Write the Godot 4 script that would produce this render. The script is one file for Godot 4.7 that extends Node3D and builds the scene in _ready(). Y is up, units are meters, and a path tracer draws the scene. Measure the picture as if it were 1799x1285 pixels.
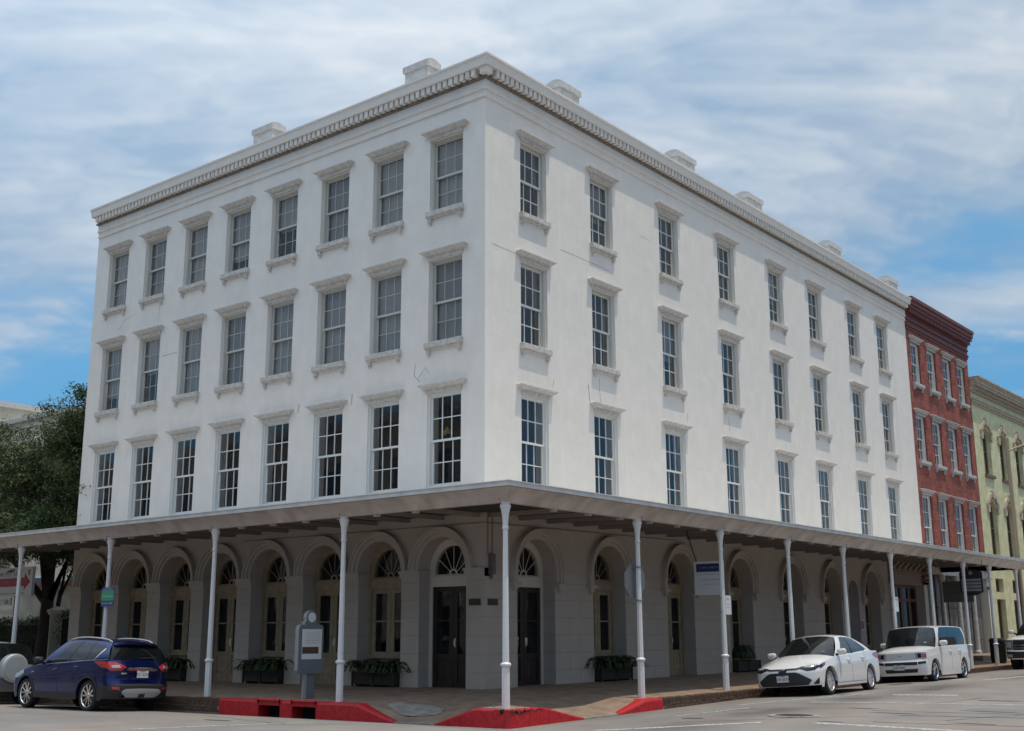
extends Node3D
# ---------------------------------------------------------------- mesh builder
class MB:
	var v := PackedVector3Array()
	var n := PackedVector3Array()
	var uv := PackedVector2Array()
	var col := PackedColorArray()
	func tri(a: Vector3, b: Vector3, c: Vector3, na := Vector3.ZERO, nb := Vector3.ZERO, nc := Vector3.ZERO):
		# a, b, c run anticlockwise seen from outside
		var g := (b - a).cross(c - a)
		if g.length_squared() < 1e-16: return
		if na == Vector3.ZERO:
			na = g.normalized(); nb = na; nc = na
		v.append(a); v.append(c); v.append(b)
		n.append(na); n.append(nc); n.append(nb)
	func quad(a: Vector3, b: Vector3, c: Vector3, d: Vector3):
		tri(a, b, c); tri(a, c, d)
	func toward(a: Vector3, b: Vector3, c: Vector3, d: Vector3, out: Vector3):
		if (b - a).cross(c - a).dot(out) + (c - a).cross(d - a).dot(out) < 0: quad(a, d, c, b)
		else: quad(a, b, c, d)
	func box(x0: float, y0: float, z0: float, x1: float, y1: float, z1: float):
		var p := [Vector3(x0, y0, z0), Vector3(x1, y0, z0), Vector3(x1, y1, z0), Vector3(x0, y1, z0), Vector3(x0, y0, z1), Vector3(x1, y0, z1), Vector3(x1, y1, z1), Vector3(x0, y1, z1)]
		for f in [[4, 5, 6, 7], [1, 0, 3, 2], [0, 4, 7, 3], [5, 1, 2, 6], [7, 6, 2, 3], [0, 1, 5, 4]]:
			quad(p[f[0]], p[f[1]], p[f[2]], p[f[3]])
	func cbox(x0: float, y0: float, z0: float, x1: float, y1: float, z1: float, c: float):
		# a box whose front (z1) edges are chamfered
		loft([[x0, y0, x1, y1, z0], [x0, y0, x1, y1, z1 - c], [x0 + c, y0 + c, x1 - c, y1 - c, z1]])
	func loft(levels: Array):
		# rectangles stacked along +z: [x0, y0, x1, y1, z]
		var rings := []
		for l in levels:
			rings.append([Vector3(l[0], l[1], l[4]), Vector3(l[2], l[1], l[4]), Vector3(l[2], l[3], l[4]), Vector3(l[0], l[3], l[4])])
		for i in rings.size() - 1:
			for k in 4:
				quad(rings[i][k], rings[i][(k + 1) % 4], rings[i + 1][(k + 1) % 4], rings[i + 1][k])
		var e: Array = rings[-1]
		quad(e[0], e[1], e[2], e[3])
		e = rings[0]
		quad(e[3], e[2], e[1], e[0])
	func prism(poly: PackedVector2Array, z0: float, z1: float):
		var p := poly
		if Geometry2D.is_polygon_clockwise(p) == false: pass
		var area := 0.0
		for i in p.size(): area += p[i].cross(p[(i + 1) % p.size()])
		if area < 0: p.reverse()
		var t := Geometry2D.triangulate_polygon(p)
		for i in range(0, t.size(), 3):
			var a := p[t[i]]; var b := p[t[i + 1]]; var c := p[t[i + 2]]
			if (b - a).cross(c - a) < 0:
				var q := b; b = c; c = q
			tri(Vector3(a.x, a.y, z1), Vector3(b.x, b.y, z1), Vector3(c.x, c.y, z1))
			tri(Vector3(a.x, a.y, z0), Vector3(c.x, c.y, z0), Vector3(b.x, b.y, z0))
		for i in p.size():
			var a := p[i]; var b := p[(i + 1) % p.size()]
			quad(Vector3(a.x, a.y, z0), Vector3(b.x, b.y, z0), Vector3(b.x, b.y, z1), Vector3(a.x, a.y, z1))
	func lathe(prof: Array, seg := 20, flutes := 0, fd := 0.0):
		# profile of (radius, y) from bottom to top round the y axis
		for i in prof.size() - 1:
			var r0: float = prof[i].x; var y0: float = prof[i].y; var r1: float = prof[i + 1].x; var y1: float = prof[i + 1].y
			var sl := Vector2(y1 - y0, r0 - r1)
			sl = sl.normalized() if sl.length() > 1e-9 else Vector2(0, 1)
			for k in seg:
				var a0 := TAU * k / seg; var a1 := TAU * (k + 1) / seg
				var f0 := 1.0; var f1 := 1.0
				if flutes > 0:
					f0 = 1.0 - fd * (0.5 + 0.5 * cos(a0 * flutes)); f1 = 1.0 - fd * (0.5 + 0.5 * cos(a1 * flutes))
				var c0 := Vector3(cos(a0), 0, -sin(a0)); var c1 := Vector3(cos(a1), 0, -sin(a1))
				var n0 := c0 * sl.x + Vector3.UP * sl.y; var n1 := c1 * sl.x + Vector3.UP * sl.y
				var p0 := c0 * r0 * f0 + Vector3.UP * y0; var p1 := c1 * r0 * f1 + Vector3.UP * y0
				var q0 := c0 * r1 * f0 + Vector3.UP * y1; var q1 := c1 * r1 * f1 + Vector3.UP * y1
				if flutes > 0:
					quad(p0, p1, q1, q0)
				else:
					tri(p0, p1, q1, n0, n1, n1); tri(p0, q1, q0, n0, n1, n0)
	func tube(pts: Array, rad: Array, seg := 8):
		var prev := []
		for i in pts.size():
			var d: Vector3 = (pts[mini(i + 1, pts.size() - 1)] - pts[maxi(i - 1, 0)]).normalized()
			var s := d.cross(Vector3.UP if absf(d.y) < 0.9 else Vector3.RIGHT).normalized()
			var t := s.cross(d)
			var ring := []
			for k in seg:
				var a := TAU * k / seg
				ring.append(s * cos(a) + t * sin(a))
			if i > 0:
				for k in seg:
					var k2 := (k + 1) % seg
					var a: Vector3 = pts[i - 1] + prev[k] * rad[i - 1]; var b: Vector3 = pts[i - 1] + prev[k2] * rad[i - 1]
					var c: Vector3 = pts[i] + ring[k2] * rad[i]; var e: Vector3 = pts[i] + ring[k] * rad[i]
					if (b - a).cross(c - a).dot(ring[k]) < 0:
						tri(a, c, b, prev[k], ring[k2], prev[k2]); tri(a, e, c, prev[k], ring[k], ring[k2])
					else:
						tri(a, b, c, prev[k], prev[k2], ring[k2]); tri(a, c, e, prev[k], ring[k2], ring[k])
			prev = ring
	func grid(f: Callable, nu: int, nv: int, out: Callable, us := []):
		# smooth surface over [0,1]^2; out(p) gives a direction that points outside
		var P := []
		for j in nv + 1:
			var row := []
			for i in nu + 1:
				row.append(f.call(us[i] if us.size() else float(i) / nu, float(j) / nv))
			P.append(row)
		var N := []
		for j in nv + 1:
			var row := []
			for i in nu + 1:
				var du: Vector3 = P[j][mini(i + 1, nu)] - P[j][maxi(i - 1, 0)]
				var dv: Vector3 = P[mini(j + 1, nv)][i] - P[maxi(j - 1, 0)][i]
				var m := du.cross(dv)
				m = m.normalized() if m.length() > 1e-12 else Vector3.UP
				if m.dot(out.call(P[j][i])) < 0: m = -m
				row.append(m)
			P[j] = P[j]; N.append(row)
		for j in nv:
			for i in nu:
				var a: Vector3 = P[j][i]; var b: Vector3 = P[j][i + 1]; var c: Vector3 = P[j + 1][i + 1]; var d: Vector3 = P[j + 1][i]
				if (b - a).cross(c - a).dot(N[j][i]) + (c - a).cross(d - a).dot(N[j][i]) >= 0:
					tri(a, b, c, N[j][i], N[j][i + 1], N[j + 1][i + 1]); tri(a, c, d, N[j][i], N[j + 1][i + 1], N[j + 1][i])
				else:
					tri(a, c, b, N[j][i], N[j + 1][i + 1], N[j][i + 1]); tri(a, d, c, N[j][i], N[j + 1][i], N[j + 1][i + 1])
	func patch(f: Callable, poly: PackedVector2Array, cell: float, off: float, out: Callable):
		# a polygon in the (u, v) of surface f laid on that surface, lifted by off
		var lo := poly[0]; var hi := poly[0]
		for p in poly:
			lo = lo.min(p); hi = hi.max(p)
		var nx := maxi(1, ceili((hi.x - lo.x) / cell)); var ny := maxi(1, ceili((hi.y - lo.y) / cell))
		for i in nx:
			for j in ny:
				var a := lo + Vector2((hi.x - lo.x) * i / nx, (hi.y - lo.y) * j / ny)
				var b := lo + Vector2((hi.x - lo.x) * (i + 1) / nx, (hi.y - lo.y) * (j + 1) / ny)
				for piece in Geometry2D.intersect_polygons(poly, PackedVector2Array([a, Vector2(b.x, a.y), b, Vector2(a.x, b.y)])):
					var P := []; var N := []
					for q in piece:
						var c: Vector3 = f.call(q)
						var m: Vector3 = (f.call(q + Vector2(0.004, 0)) - c).cross(f.call(q + Vector2(0, 0.004)) - c)
						if m.length() < 1e-13: m = (c - f.call(q - Vector2(0.004, 0))).cross(c - f.call(q - Vector2(0, 0.004)))
						m = m.normalized()
						if m.dot(out.call(c)) < 0: m = -m
						P.append(c + m * off); N.append(m)
					var t := Geometry2D.triangulate_polygon(piece)
					for k in range(0, t.size(), 3):
						var x := t[k]; var y := t[k + 1]; var z := t[k + 2]
						if (P[y] - P[x]).cross(P[z] - P[x]).dot(N[x]) < 0:
							var w := y; y = z; z = w
						tri(P[x], P[y], P[z], N[x], N[y], N[z])
	func add(o: MB, t := Transform3D.IDENTITY):
		var nb := t.basis.inverse().transposed()
		for i in o.v.size():
			v.append(t * o.v[i]); n.append((nb * o.n[i]).normalized())
	func mesh() -> ArrayMesh:
		var m := ArrayMesh.new()
		if v.is_empty(): return m
		var a := []
		a.resize(Mesh.ARRAY_MAX)
		a[Mesh.ARRAY_VERTEX] = v; a[Mesh.ARRAY_NORMAL] = n
		if uv.size() == v.size(): a[Mesh.ARRAY_TEX_UV] = uv
		if col.size() == v.size(): a[Mesh.ARRAY_COLOR] = col
		m.add_surface_from_arrays(Mesh.PRIMITIVE_TRIANGLES, a)
		return m
# ---------------------------------------------------------------- naming and tagging
var M := {}
var counts := {}
var rng := RandomNumberGenerator.new()
func numbered(s: String) -> String:
	var k: int = counts.get(s, 0)
	counts[s] = k + 1
	return s if k == 0 else "%s_%03d" % [s, k]
func put(m, called: String, mat: Material, parent: Node = null, t := Transform3D.IDENTITY) -> MeshInstance3D:
	var o := MeshInstance3D.new()
	o.mesh = m.mesh() if m is MB else m
	o.material_override = mat
	o.transform = t
	if parent == null or parent == self:
		o.name = numbered(called); add_child(o)
	else:
		var k := "%d/%s" % [parent.get_instance_id(), called]
		o.name = numbered(k).get_slice("/", 1) ; parent.add_child(o, true)
	return o
func tag(o: Node, label: String, category: String, group := ""):
	o.set_meta("label", label); o.set_meta("category", category)
	if group: o.set_meta("group", group)
func thing(called: String, label: String, category: String, t := Transform3D.IDENTITY, group := "") -> Node3D:
	var o := Node3D.new()
	o.name = numbered(called); o.transform = t; add_child(o); tag(o, label, category, group)
	return o
func setting(m, called: String, mat: Material) -> MeshInstance3D:
	var o := put(m, called, mat); o.set_meta("kind", "structure"); return o
func stuff(o: Node): o.set_meta("kind", "stuff")
func T(x: float, y: float, z: float, turn := 0.0) -> Transform3D:
	return Transform3D(Basis(Vector3.UP, deg_to_rad(turn)), Vector3(x, y, z))
func bx(x0, y0, z0, x1, y1, z1) -> MB:
	var b := MB.new(); b.box(x0, y0, z0, x1, y1, z1); return b
func lettering(s: String, h: float, called: String, mat: Material, parent: Node, t: Transform3D, stretch := 1.0) -> MeshInstance3D:
	var m := TextMesh.new()
	var f := SystemFont.new(); f.font_names = PackedStringArray(["Droid Sans"])
	m.font = f; m.text = s; m.font_size = 32; m.pixel_size = h / 23.0; m.depth = 0.003; m.curve_step = 3.0
	t.basis = t.basis * Basis.from_scale(Vector3(stretch, 1, 1))
	return put(m, called, mat, parent, t)
# ---------------------------------------------------------------- materials
func noise_tex(seed_: int, freq: float, lo: float, hi: float, oct := 4, size := 512, warm := 0.0) -> NoiseTexture2D:
	var f := FastNoiseLite.new()
	f.seed = seed_; f.frequency = freq; f.fractal_octaves = oct; f.noise_type = FastNoiseLite.TYPE_SIMPLEX_SMOOTH
	var t := NoiseTexture2D.new()
	t.width = size; t.height = size; t.seamless = true; t.noise = f; t.generate_mipmaps = false
	var g := Gradient.new()
	g.set_color(0, Color(lo, lo * (1.0 - warm * 0.5), lo * (1.0 - warm))); g.set_color(1, Color(hi, hi, hi))
	t.color_ramp = g
	return t
func mat(called: String, r: float, g: float, b: float, rough := 0.6, o := {}) -> StandardMaterial3D:
	var m := StandardMaterial3D.new()
	m.resource_name = called
	m.albedo_color = Color(r, g, b).linear_to_srgb()
	m.roughness = rough
	m.metallic = o.get("metal", 0.0)
	if o.has("spec"): m.metallic_specular = o.spec
	if o.has("tex"):
		m.albedo_texture = o.tex; m.uv1_triplanar = true; m.uv1_world_triplanar = o.get("world", true)
		var s: float = 1.0 / o.get("tile", 3.0)
		m.uv1_scale = Vector3(s, s, s)
	if o.has("bump"):
		m.heightmap_enabled = true; m.heightmap_texture = o.bump; m.heightmap_scale = o.get("depth", 0.4)
		m.uv1_triplanar = true; m.uv1_world_triplanar = o.get("world", true)
		var s: float = 1.0 / o.get("tile", 3.0)
		m.uv1_scale = Vector3(s, s, s)
	if o.has("alpha"):
		m.transparency = BaseMaterial3D.TRANSPARENCY_ALPHA; m.albedo_color.a = o.alpha
	if o.has("coat"):
		m.clearcoat_enabled = true; m.clearcoat = o.coat; m.clearcoat_roughness = 0.04
	if o.has("back"):
		m.backlight_enabled = true; m.backlight = o.back
	if o.get("vc", false): m.vertex_color_use_as_albedo = true
	M[called] = m
	return m
func pixels(w: int, h: int, f: Callable) -> ImageTexture:
	var d := PackedByteArray(); d.resize(w * h * 3)
	var k := 0
	for y in h:
		for x in w:
			var c: Color = f.call(x, y)
			d[k] = clampi(int(c.r * 255.0), 0, 255); d[k + 1] = clampi(int(c.g * 255.0), 0, 255); d[k + 2] = clampi(int(c.b * 255.0), 0, 255)
			k += 3
	return ImageTexture.create_from_image(Image.create_from_data(w, h, false, Image.FORMAT_RGB8, d))
func materials():
	var ns := FastNoiseLite.new(); ns.seed = 4; ns.frequency = 0.01; ns.fractal_octaves = 4
	var nf := FastNoiseLite.new(); nf.seed = 9; nf.frequency = 0.11; nf.fractal_octaves = 2
	# painted stucco over brick, scored in faint courses
	var hsh := func(a: int, b: int) -> float: return absf(fposmod(sin(a * 127.1 + b * 311.7) * 43758.5453, 1.0))
	var stucco := pixels(512, 512, func(x, y):
		var a := 0.975 + 0.03 * ns.get_noise_3d(x, y * 0.6, 0.0) + 0.012 * nf.get_noise_2d(x, y)
		a += 0.009 * ns.get_noise_3d(x * 4.0, y * 0.4, 40.0)
		var row := int(y / 13)
		if y % 13 == 0: a -= 0.018 * hsh.call(row, int(x / 40))
		if y % 64 < 1: a -= 0.04 * clampf(0.5 + 2.0 * ns.get_noise_2d(x, y + 900), 0, 1)
		return Color(a, a, a * 0.995))
	var stucco_h := pixels(512, 512, func(x, y):
		var a := 0.6 + 0.22 * nf.get_noise_2d(x * 1.5, y * 1.5) + 0.25 * ns.get_noise_2d(x * 2, y * 2)
		if y % 13 == 0: a -= 0.06
		if (x + (int(y / 13) % 2) * 19) % 38 == 0: a -= 0.035
		if y % 64 < 2: a -= 0.16
		return Color(a, a, a))
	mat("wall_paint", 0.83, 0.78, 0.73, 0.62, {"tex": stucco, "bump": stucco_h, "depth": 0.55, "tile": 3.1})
	mat("shaded_wall_paint", 0.48, 0.425, 0.38, 0.62, {"tex": stucco, "bump": stucco_h, "depth": 0.55, "tile": 3.1})  # wall paint darkened and warmed to deepen the shade under the canopy
	mat("trim_paint", 0.70, 0.67, 0.635, 0.6, {"tex": noise_tex(3, 0.02, 0.80, 1.0, 5, 512, 0.05), "tile": 1.7})
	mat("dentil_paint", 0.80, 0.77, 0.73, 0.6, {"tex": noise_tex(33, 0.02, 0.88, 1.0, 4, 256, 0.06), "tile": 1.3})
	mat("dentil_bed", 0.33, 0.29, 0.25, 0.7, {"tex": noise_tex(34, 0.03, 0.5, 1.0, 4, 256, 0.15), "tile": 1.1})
	mat("bar_paint", 0.36, 0.35, 0.35, 0.5)
	mat("frame_paint", 0.70, 0.70, 0.68, 0.45)
	mat("old_frame_paint", 0.52, 0.52, 0.49, 0.5)
	mat("post_paint", 0.74, 0.745, 0.75, 0.4, {"tex": noise_tex(6, 0.03, 0.95, 1.0, 3, 256), "tile": 0.9})
	mat("canopy_paint", 0.72, 0.66, 0.62, 0.55, {"tex": noise_tex(12, 0.012, 0.72, 1.0, 5, 512, 0.06), "tile": 4.3})
	mat("canopy_metal", 0.76, 0.77, 0.77, 0.4, {"tex": noise_tex(13, 0.015, 0.8, 1.0, 4, 256), "tile": 3.3})
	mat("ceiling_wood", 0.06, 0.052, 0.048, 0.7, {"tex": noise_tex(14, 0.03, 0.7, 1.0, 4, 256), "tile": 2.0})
	mat("rafter_paint", 0.25, 0.22, 0.20, 0.6)
	mat("glass", 0.012, 0.013, 0.015, 0.02, {"alpha": 0.15, "spec": 0.42})
	mat("blind", 0.46, 0.455, 0.45, 0.8)
	mat("blind_pale", 0.46, 0.455, 0.44, 0.8)
	mat("blind_dark", 0.33, 0.33, 0.34, 0.8)
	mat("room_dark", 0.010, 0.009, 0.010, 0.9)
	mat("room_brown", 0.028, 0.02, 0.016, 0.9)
	mat("room_sky_tint", 0.010, 0.016, 0.028, 0.9)  # blue put into the room backing for the sky mirrored in the panes
	mat("beige_wood", 0.36, 0.285, 0.19, 0.5, {"tex": noise_tex(15, 0.02, 0.85, 1.0, 3, 256), "tile": 1.4})
	mat("dark_door", 0.022, 0.014, 0.014, 0.35)
	mat("iron", 0.03, 0.03, 0.032, 0.5, {"metal": 0.4})
	mat("plaque_bronze", 0.06, 0.055, 0.045, 0.45, {"metal": 0.5})
	mat("stain", 0.22, 0.21, 0.20, 0.8)
	mat("roof_tar", 0.25, 0.25, 0.25, 0.9)
	mat("chimney_paint", 0.66, 0.65, 0.62, 0.6, {"tex": noise_tex(16, 0.02, 0.85, 1.0, 4, 256), "tile": 1.6})
	# brick building
	var brick := pixels(1024, 1024, func(x, y):
		var row := int(y / 16.0); var xx: float = x + (row % 2) * 25.6
		var cx := int(xx / 51.2) % 20; var fx := fmod(xx, 51.2); var fy: float = fmod(y, 16.0)
		var big := ns.get_noise_2d(x * 0.5, y * 0.5)
		if fx < 2.2 or fy < 2.2:
			var m := 0.40 + 0.06 * big
			return Color(m, m * 0.74, m * 0.68)
		var t: float = 0.86 + 0.26 * (hsh.call(row, cx) - 0.5) + 0.22 * big + 0.05 * nf.get_noise_2d(x * 2, y * 2)
		return Color(0.68 * t, 0.345 * t, 0.28 * t))
	var brick_h := pixels(512, 512, func(x, y):
		var row := int(y / 8.0); var xx: float = x + (row % 2) * 12.8
		var a := 0.7 + 0.2 * nf.get_noise_2d(x * 2, y * 2)
		if fmod(xx, 25.6) < 1.5 or fmod(y, 8.0) < 1.5: a = 0.25
		return Color(a, a, a))
	mat("red_brick", 0.92, 0.92, 0.92, 0.8, {"tex": brick, "bump": brick_h, "depth": 0.7, "tile": 4.2})
	mat("red_cornice", 0.19, 0.05, 0.042, 0.6, {"tex": noise_tex(18, 0.03, 0.75, 1.0, 4, 256), "tile": 1.5})
	mat("white_stone", 0.62, 0.61, 0.59, 0.6, {"tex": noise_tex(19, 0.03, 0.78, 1.0, 4, 256), "tile": 1.3})
	mat("green_paint", 0.66, 0.69, 0.44, 0.7, {"tex": noise_tex(20, 0.012, 0.9, 1.0, 5, 512, 0.1), "bump": noise_tex(21, 0.05, 0.3, 0.8, 3, 256), "depth": 0.3, "tile": 3.7})
	mat("tan_stone", 0.62, 0.55, 0.44, 0.7, {"tex": noise_tex(22, 0.03, 0.7, 1.0, 4, 256, 0.1), "tile": 1.9})
	mat("brown_paint", 0.17, 0.10, 0.08, 0.6)
	mat("rose_paint", 0.42, 0.30, 0.25, 0.6, {"tex": noise_tex(23, 0.04, 0.6, 1.0, 4, 256, 0.1), "tile": 1.2})
	mat("cream_paint", 0.62, 0.57, 0.50, 0.5)
	mat("panel_grey", 0.17, 0.155, 0.15, 0.6, {"tex": noise_tex(24, 0.02, 0.8, 1.0, 3, 256), "tile": 2.2})
	mat("beige_stucco", 0.66, 0.61, 0.49, 0.75, {"tex": noise_tex(25, 0.012, 0.85, 1.0, 5, 256), "tile": 5.0})
	mat("terracotta", 0.35, 0.12, 0.08, 0.7)
	# ground
	var asphalt := pixels(512, 512, func(x, y):
		var a: float = 0.84 + 0.10 * nf.get_noise_2d(x * 3.1, y * 3.1) + 0.18 * hsh.call(x, y)
		return Color(a, a * 0.985, a * 0.97))
	var asphalt2 := noise_tex(28, 0.06, 0.3, 1.0, 3, 512)
	mat("asphalt", 1.0, 1.0, 1.0, 0.85, {"tex": asphalt, "bump": asphalt2, "depth": 0.12, "tile": 1.9, "vc": true})
	var pave := pixels(512, 512, func(x, y):
		var row := int(y / 16.0); var xx: float = x + (row % 2) * 16.0
		var a: float = 0.86 + 0.07 * (hsh.call(row, int(xx / 32.0) % 16) - 0.5) + 0.16 * ns.get_noise_2d(x, y) + 0.06 * nf.get_noise_2d(x * 2, y * 2)
		if fmod(xx, 32.0) < 1.6 or fmod(y, 16.0) < 1.6: a *= 0.92
		return Color(a, a * 0.96, a * 0.93))
	mat("paving", 0.34, 0.268, 0.207, 0.85, {"tex": pave, "tile": 3.3})
	mat("concrete", 0.36, 0.34, 0.31, 0.9, {"tex": noise_tex(30, 0.02, 0.7, 1.0, 5, 256), "tile": 1.8})
	mat("kerb_red", 0.62, 0.016, 0.028, 0.55, {"tex": noise_tex(31, 0.02, 0.74, 1.0, 5, 512, 0.1), "bump": noise_tex(32, 0.05, 0.3, 0.9, 4, 256), "depth": 0.5, "tile": 1.4})
	mat("kerb_brick", 0.20, 0.115, 0.08, 0.85, {"tex": noise_tex(35, 0.09, 0.4, 1.0, 3, 256, 0.15), "tile": 1.2})
	mat("mortar", 0.20, 0.18, 0.155, 0.9)
	mat("chipped", 0.16, 0.10, 0.09, 0.9, {"tex": noise_tex(37, 0.08, 0.3, 1.0, 4, 256), "tile": 0.5})
	mat("worn_top", 0.46, 0.30, 0.25, 0.85, {"tex": noise_tex(38, 0.03, 0.6, 1.0, 4, 256), "tile": 0.9})
	mat("hole", 0.006, 0.006, 0.006, 0.95)
	mat("road_paint", 0.62, 0.62, 0.60, 0.8, {"tex": noise_tex(36, 0.05, 0.5, 1.0, 4, 256), "tile": 1.5})
	mat("crack", 0.06, 0.055, 0.05, 0.9)
	mat("tar", 0.12, 0.11, 0.105, 0.8, {"tex": noise_tex(47, 0.06, 0.6, 1.0, 4, 256), "tile": 0.9})
	mat("manhole_iron", 0.09, 0.085, 0.085, 0.7, {"metal": 0.2})
	# vehicles
	mat("car_white", 0.72, 0.72, 0.72, 0.35, {"coat": 1.0})
	mat("car_blue", 0.007, 0.017, 0.115, 0.25, {"coat": 0.7, "metal": 0.7})
	mat("car_silver", 0.42, 0.45, 0.47, 0.35, {"coat": 1.0, "metal": 0.3})
	mat("car_plastic", 0.022, 0.022, 0.024, 0.55)
	mat("grey_plastic", 0.13, 0.13, 0.14, 0.5)
	mat("tyre", 0.016, 0.016, 0.017, 0.8)
	mat("alloy", 0.50, 0.50, 0.51, 0.35, {"metal": 0.35})
	mat("chrome", 0.75, 0.75, 0.76, 0.12, {"metal": 1.0})
	mat("car_glass", 0.010, 0.013, 0.014, 0.02, {"alpha": 0.72, "spec": 0.5})
	mat("car_glass_clear", 0.01, 0.008, 0.007, 0.02, {"alpha": 0.5, "spec": 0.25})
	mat("lamp_clear", 0.36, 0.37, 0.38, 0.2, {"coat": 0.6})
	mat("lamp_dark", 0.014, 0.014, 0.022, 0.12)
	mat("lamp_red", 0.38, 0.02, 0.025, 0.12, {"coat": 1.0})
	mat("lamp_amber", 0.42, 0.08, 0.04, 0.15, {"coat": 1.0})
	mat("seat_cloth", 0.09, 0.088, 0.08, 0.8)
	mat("plate_white", 0.62, 0.63, 0.64, 0.4)
	mat("ink", 0.03, 0.035, 0.06, 0.6)
	mat("ink_grey", 0.25, 0.25, 0.26, 0.6)
	# signs and small things
	mat("sign_white", 0.60, 0.61, 0.62, 0.5)
	mat("sign_blue", 0.015, 0.03, 0.10, 0.5)
	mat("sign_green", 0.05, 0.28, 0.17, 0.5)
	mat("sign_pale_green", 0.22, 0.42, 0.30, 0.5)
	mat("sign_navy", 0.03, 0.06, 0.22, 0.5)
	mat("sign_red", 0.35, 0.01, 0.02, 0.5)
	mat("sign_black", 0.012, 0.012, 0.015, 0.4)
	mat("sign_olive", 0.10, 0.10, 0.09, 0.6)
	mat("sign_bar", 0.22, 0.23, 0.25, 0.5)
	mat("sign_back", 0.30, 0.31, 0.33, 0.4, {"metal": 0.6})
	mat("kiosk_blue", 0.12, 0.135, 0.16, 0.45)
	mat("kiosk_edge", 0.27, 0.28, 0.29, 0.45)
	mat("picture_brown", 0.16, 0.09, 0.06, 0.6, {"tex": noise_tex(40, 0.05, 0.3, 1.0, 4, 256), "tile": 0.4})
	mat("lamp_pole", 0.30, 0.23, 0.16, 0.6)
	mat("bin_black", 0.015, 0.016, 0.016, 0.5)
	mat("planter_wood", 0.055, 0.046, 0.04, 0.75, {"tex": noise_tex(41, 0.03, 0.6, 1.0, 4, 256), "tile": 0.8})
	mat("soil", 0.03, 0.022, 0.015, 0.95)
	mat("fern", 0.022, 0.04, 0.012, 0.6, {"back": Color(0.15, 0.25, 0.06)})
	mat("bark", 0.075, 0.06, 0.05, 0.9, {"tex": noise_tex(42, 0.06, 0.4, 1.0, 4, 256), "bump": noise_tex(43, 0.09, 0.0, 1.0, 3, 256), "depth": 1.5, "tile": 0.7})
	mat("leaf", 0.9, 0.9, 0.9, 0.55, {"back": Color(0.5, 0.5, 0.5), "vc": true})
	mat("hedge_core", 0.012, 0.018, 0.008, 0.9)
	mat("lawn", 0.05, 0.075, 0.025, 0.9, {"tex": noise_tex(44, 0.06, 0.5, 1.0, 4, 256), "tile": 1.5})
# ---------------------------------------------------------------- sky, light, camera
const SUN := Vector3(0.2278, 0.9689, -0.0969)
const EYE := Vector3(18.194, 1.275, 21.525)
func camera_and_light():
	var yaw := 38.84; var pitch := 12.867
	var cam := Camera3D.new(); cam.name = "camera"
	var b := Basis(Vector3.UP, deg_to_rad(yaw)) * Basis(Vector3.RIGHT, deg_to_rad(pitch)) * Basis(Vector3.BACK, deg_to_rad(-0.2))
	cam.transform = Transform3D(b, EYE)
	cam.fov = rad_to_deg(2.0 * atan(642.5 / 2058.9)); cam.near = 0.1; cam.far = 600.0
	add_child(cam); cam.current = true
	var sun := DirectionalLight3D.new(); sun.name = "sun"
	sun.light_energy = 0.9; sun.light_color = Color(1.0, 0.955, 0.88); sun.light_angular_distance = 0.6
	sun.shadow_enabled = true
	add_child(sun); sun.look_at_from_position(Vector3.ZERO, -SUN, Vector3.BACK)
	var env := Environment.new()
	env.background_mode = Environment.BG_SKY
	env.tonemap_mode = Environment.TONE_MAPPER_LINEAR
	env.tonemap_exposure = 0.95
	env.sdfgi_enabled = true; env.ssao_enabled = true; env.ssil_enabled = true
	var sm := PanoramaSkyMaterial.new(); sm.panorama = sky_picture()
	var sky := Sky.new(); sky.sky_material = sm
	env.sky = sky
	var we := WorldEnvironment.new(); we.name = "world_environment"; we.environment = env
	add_child(we)
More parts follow.
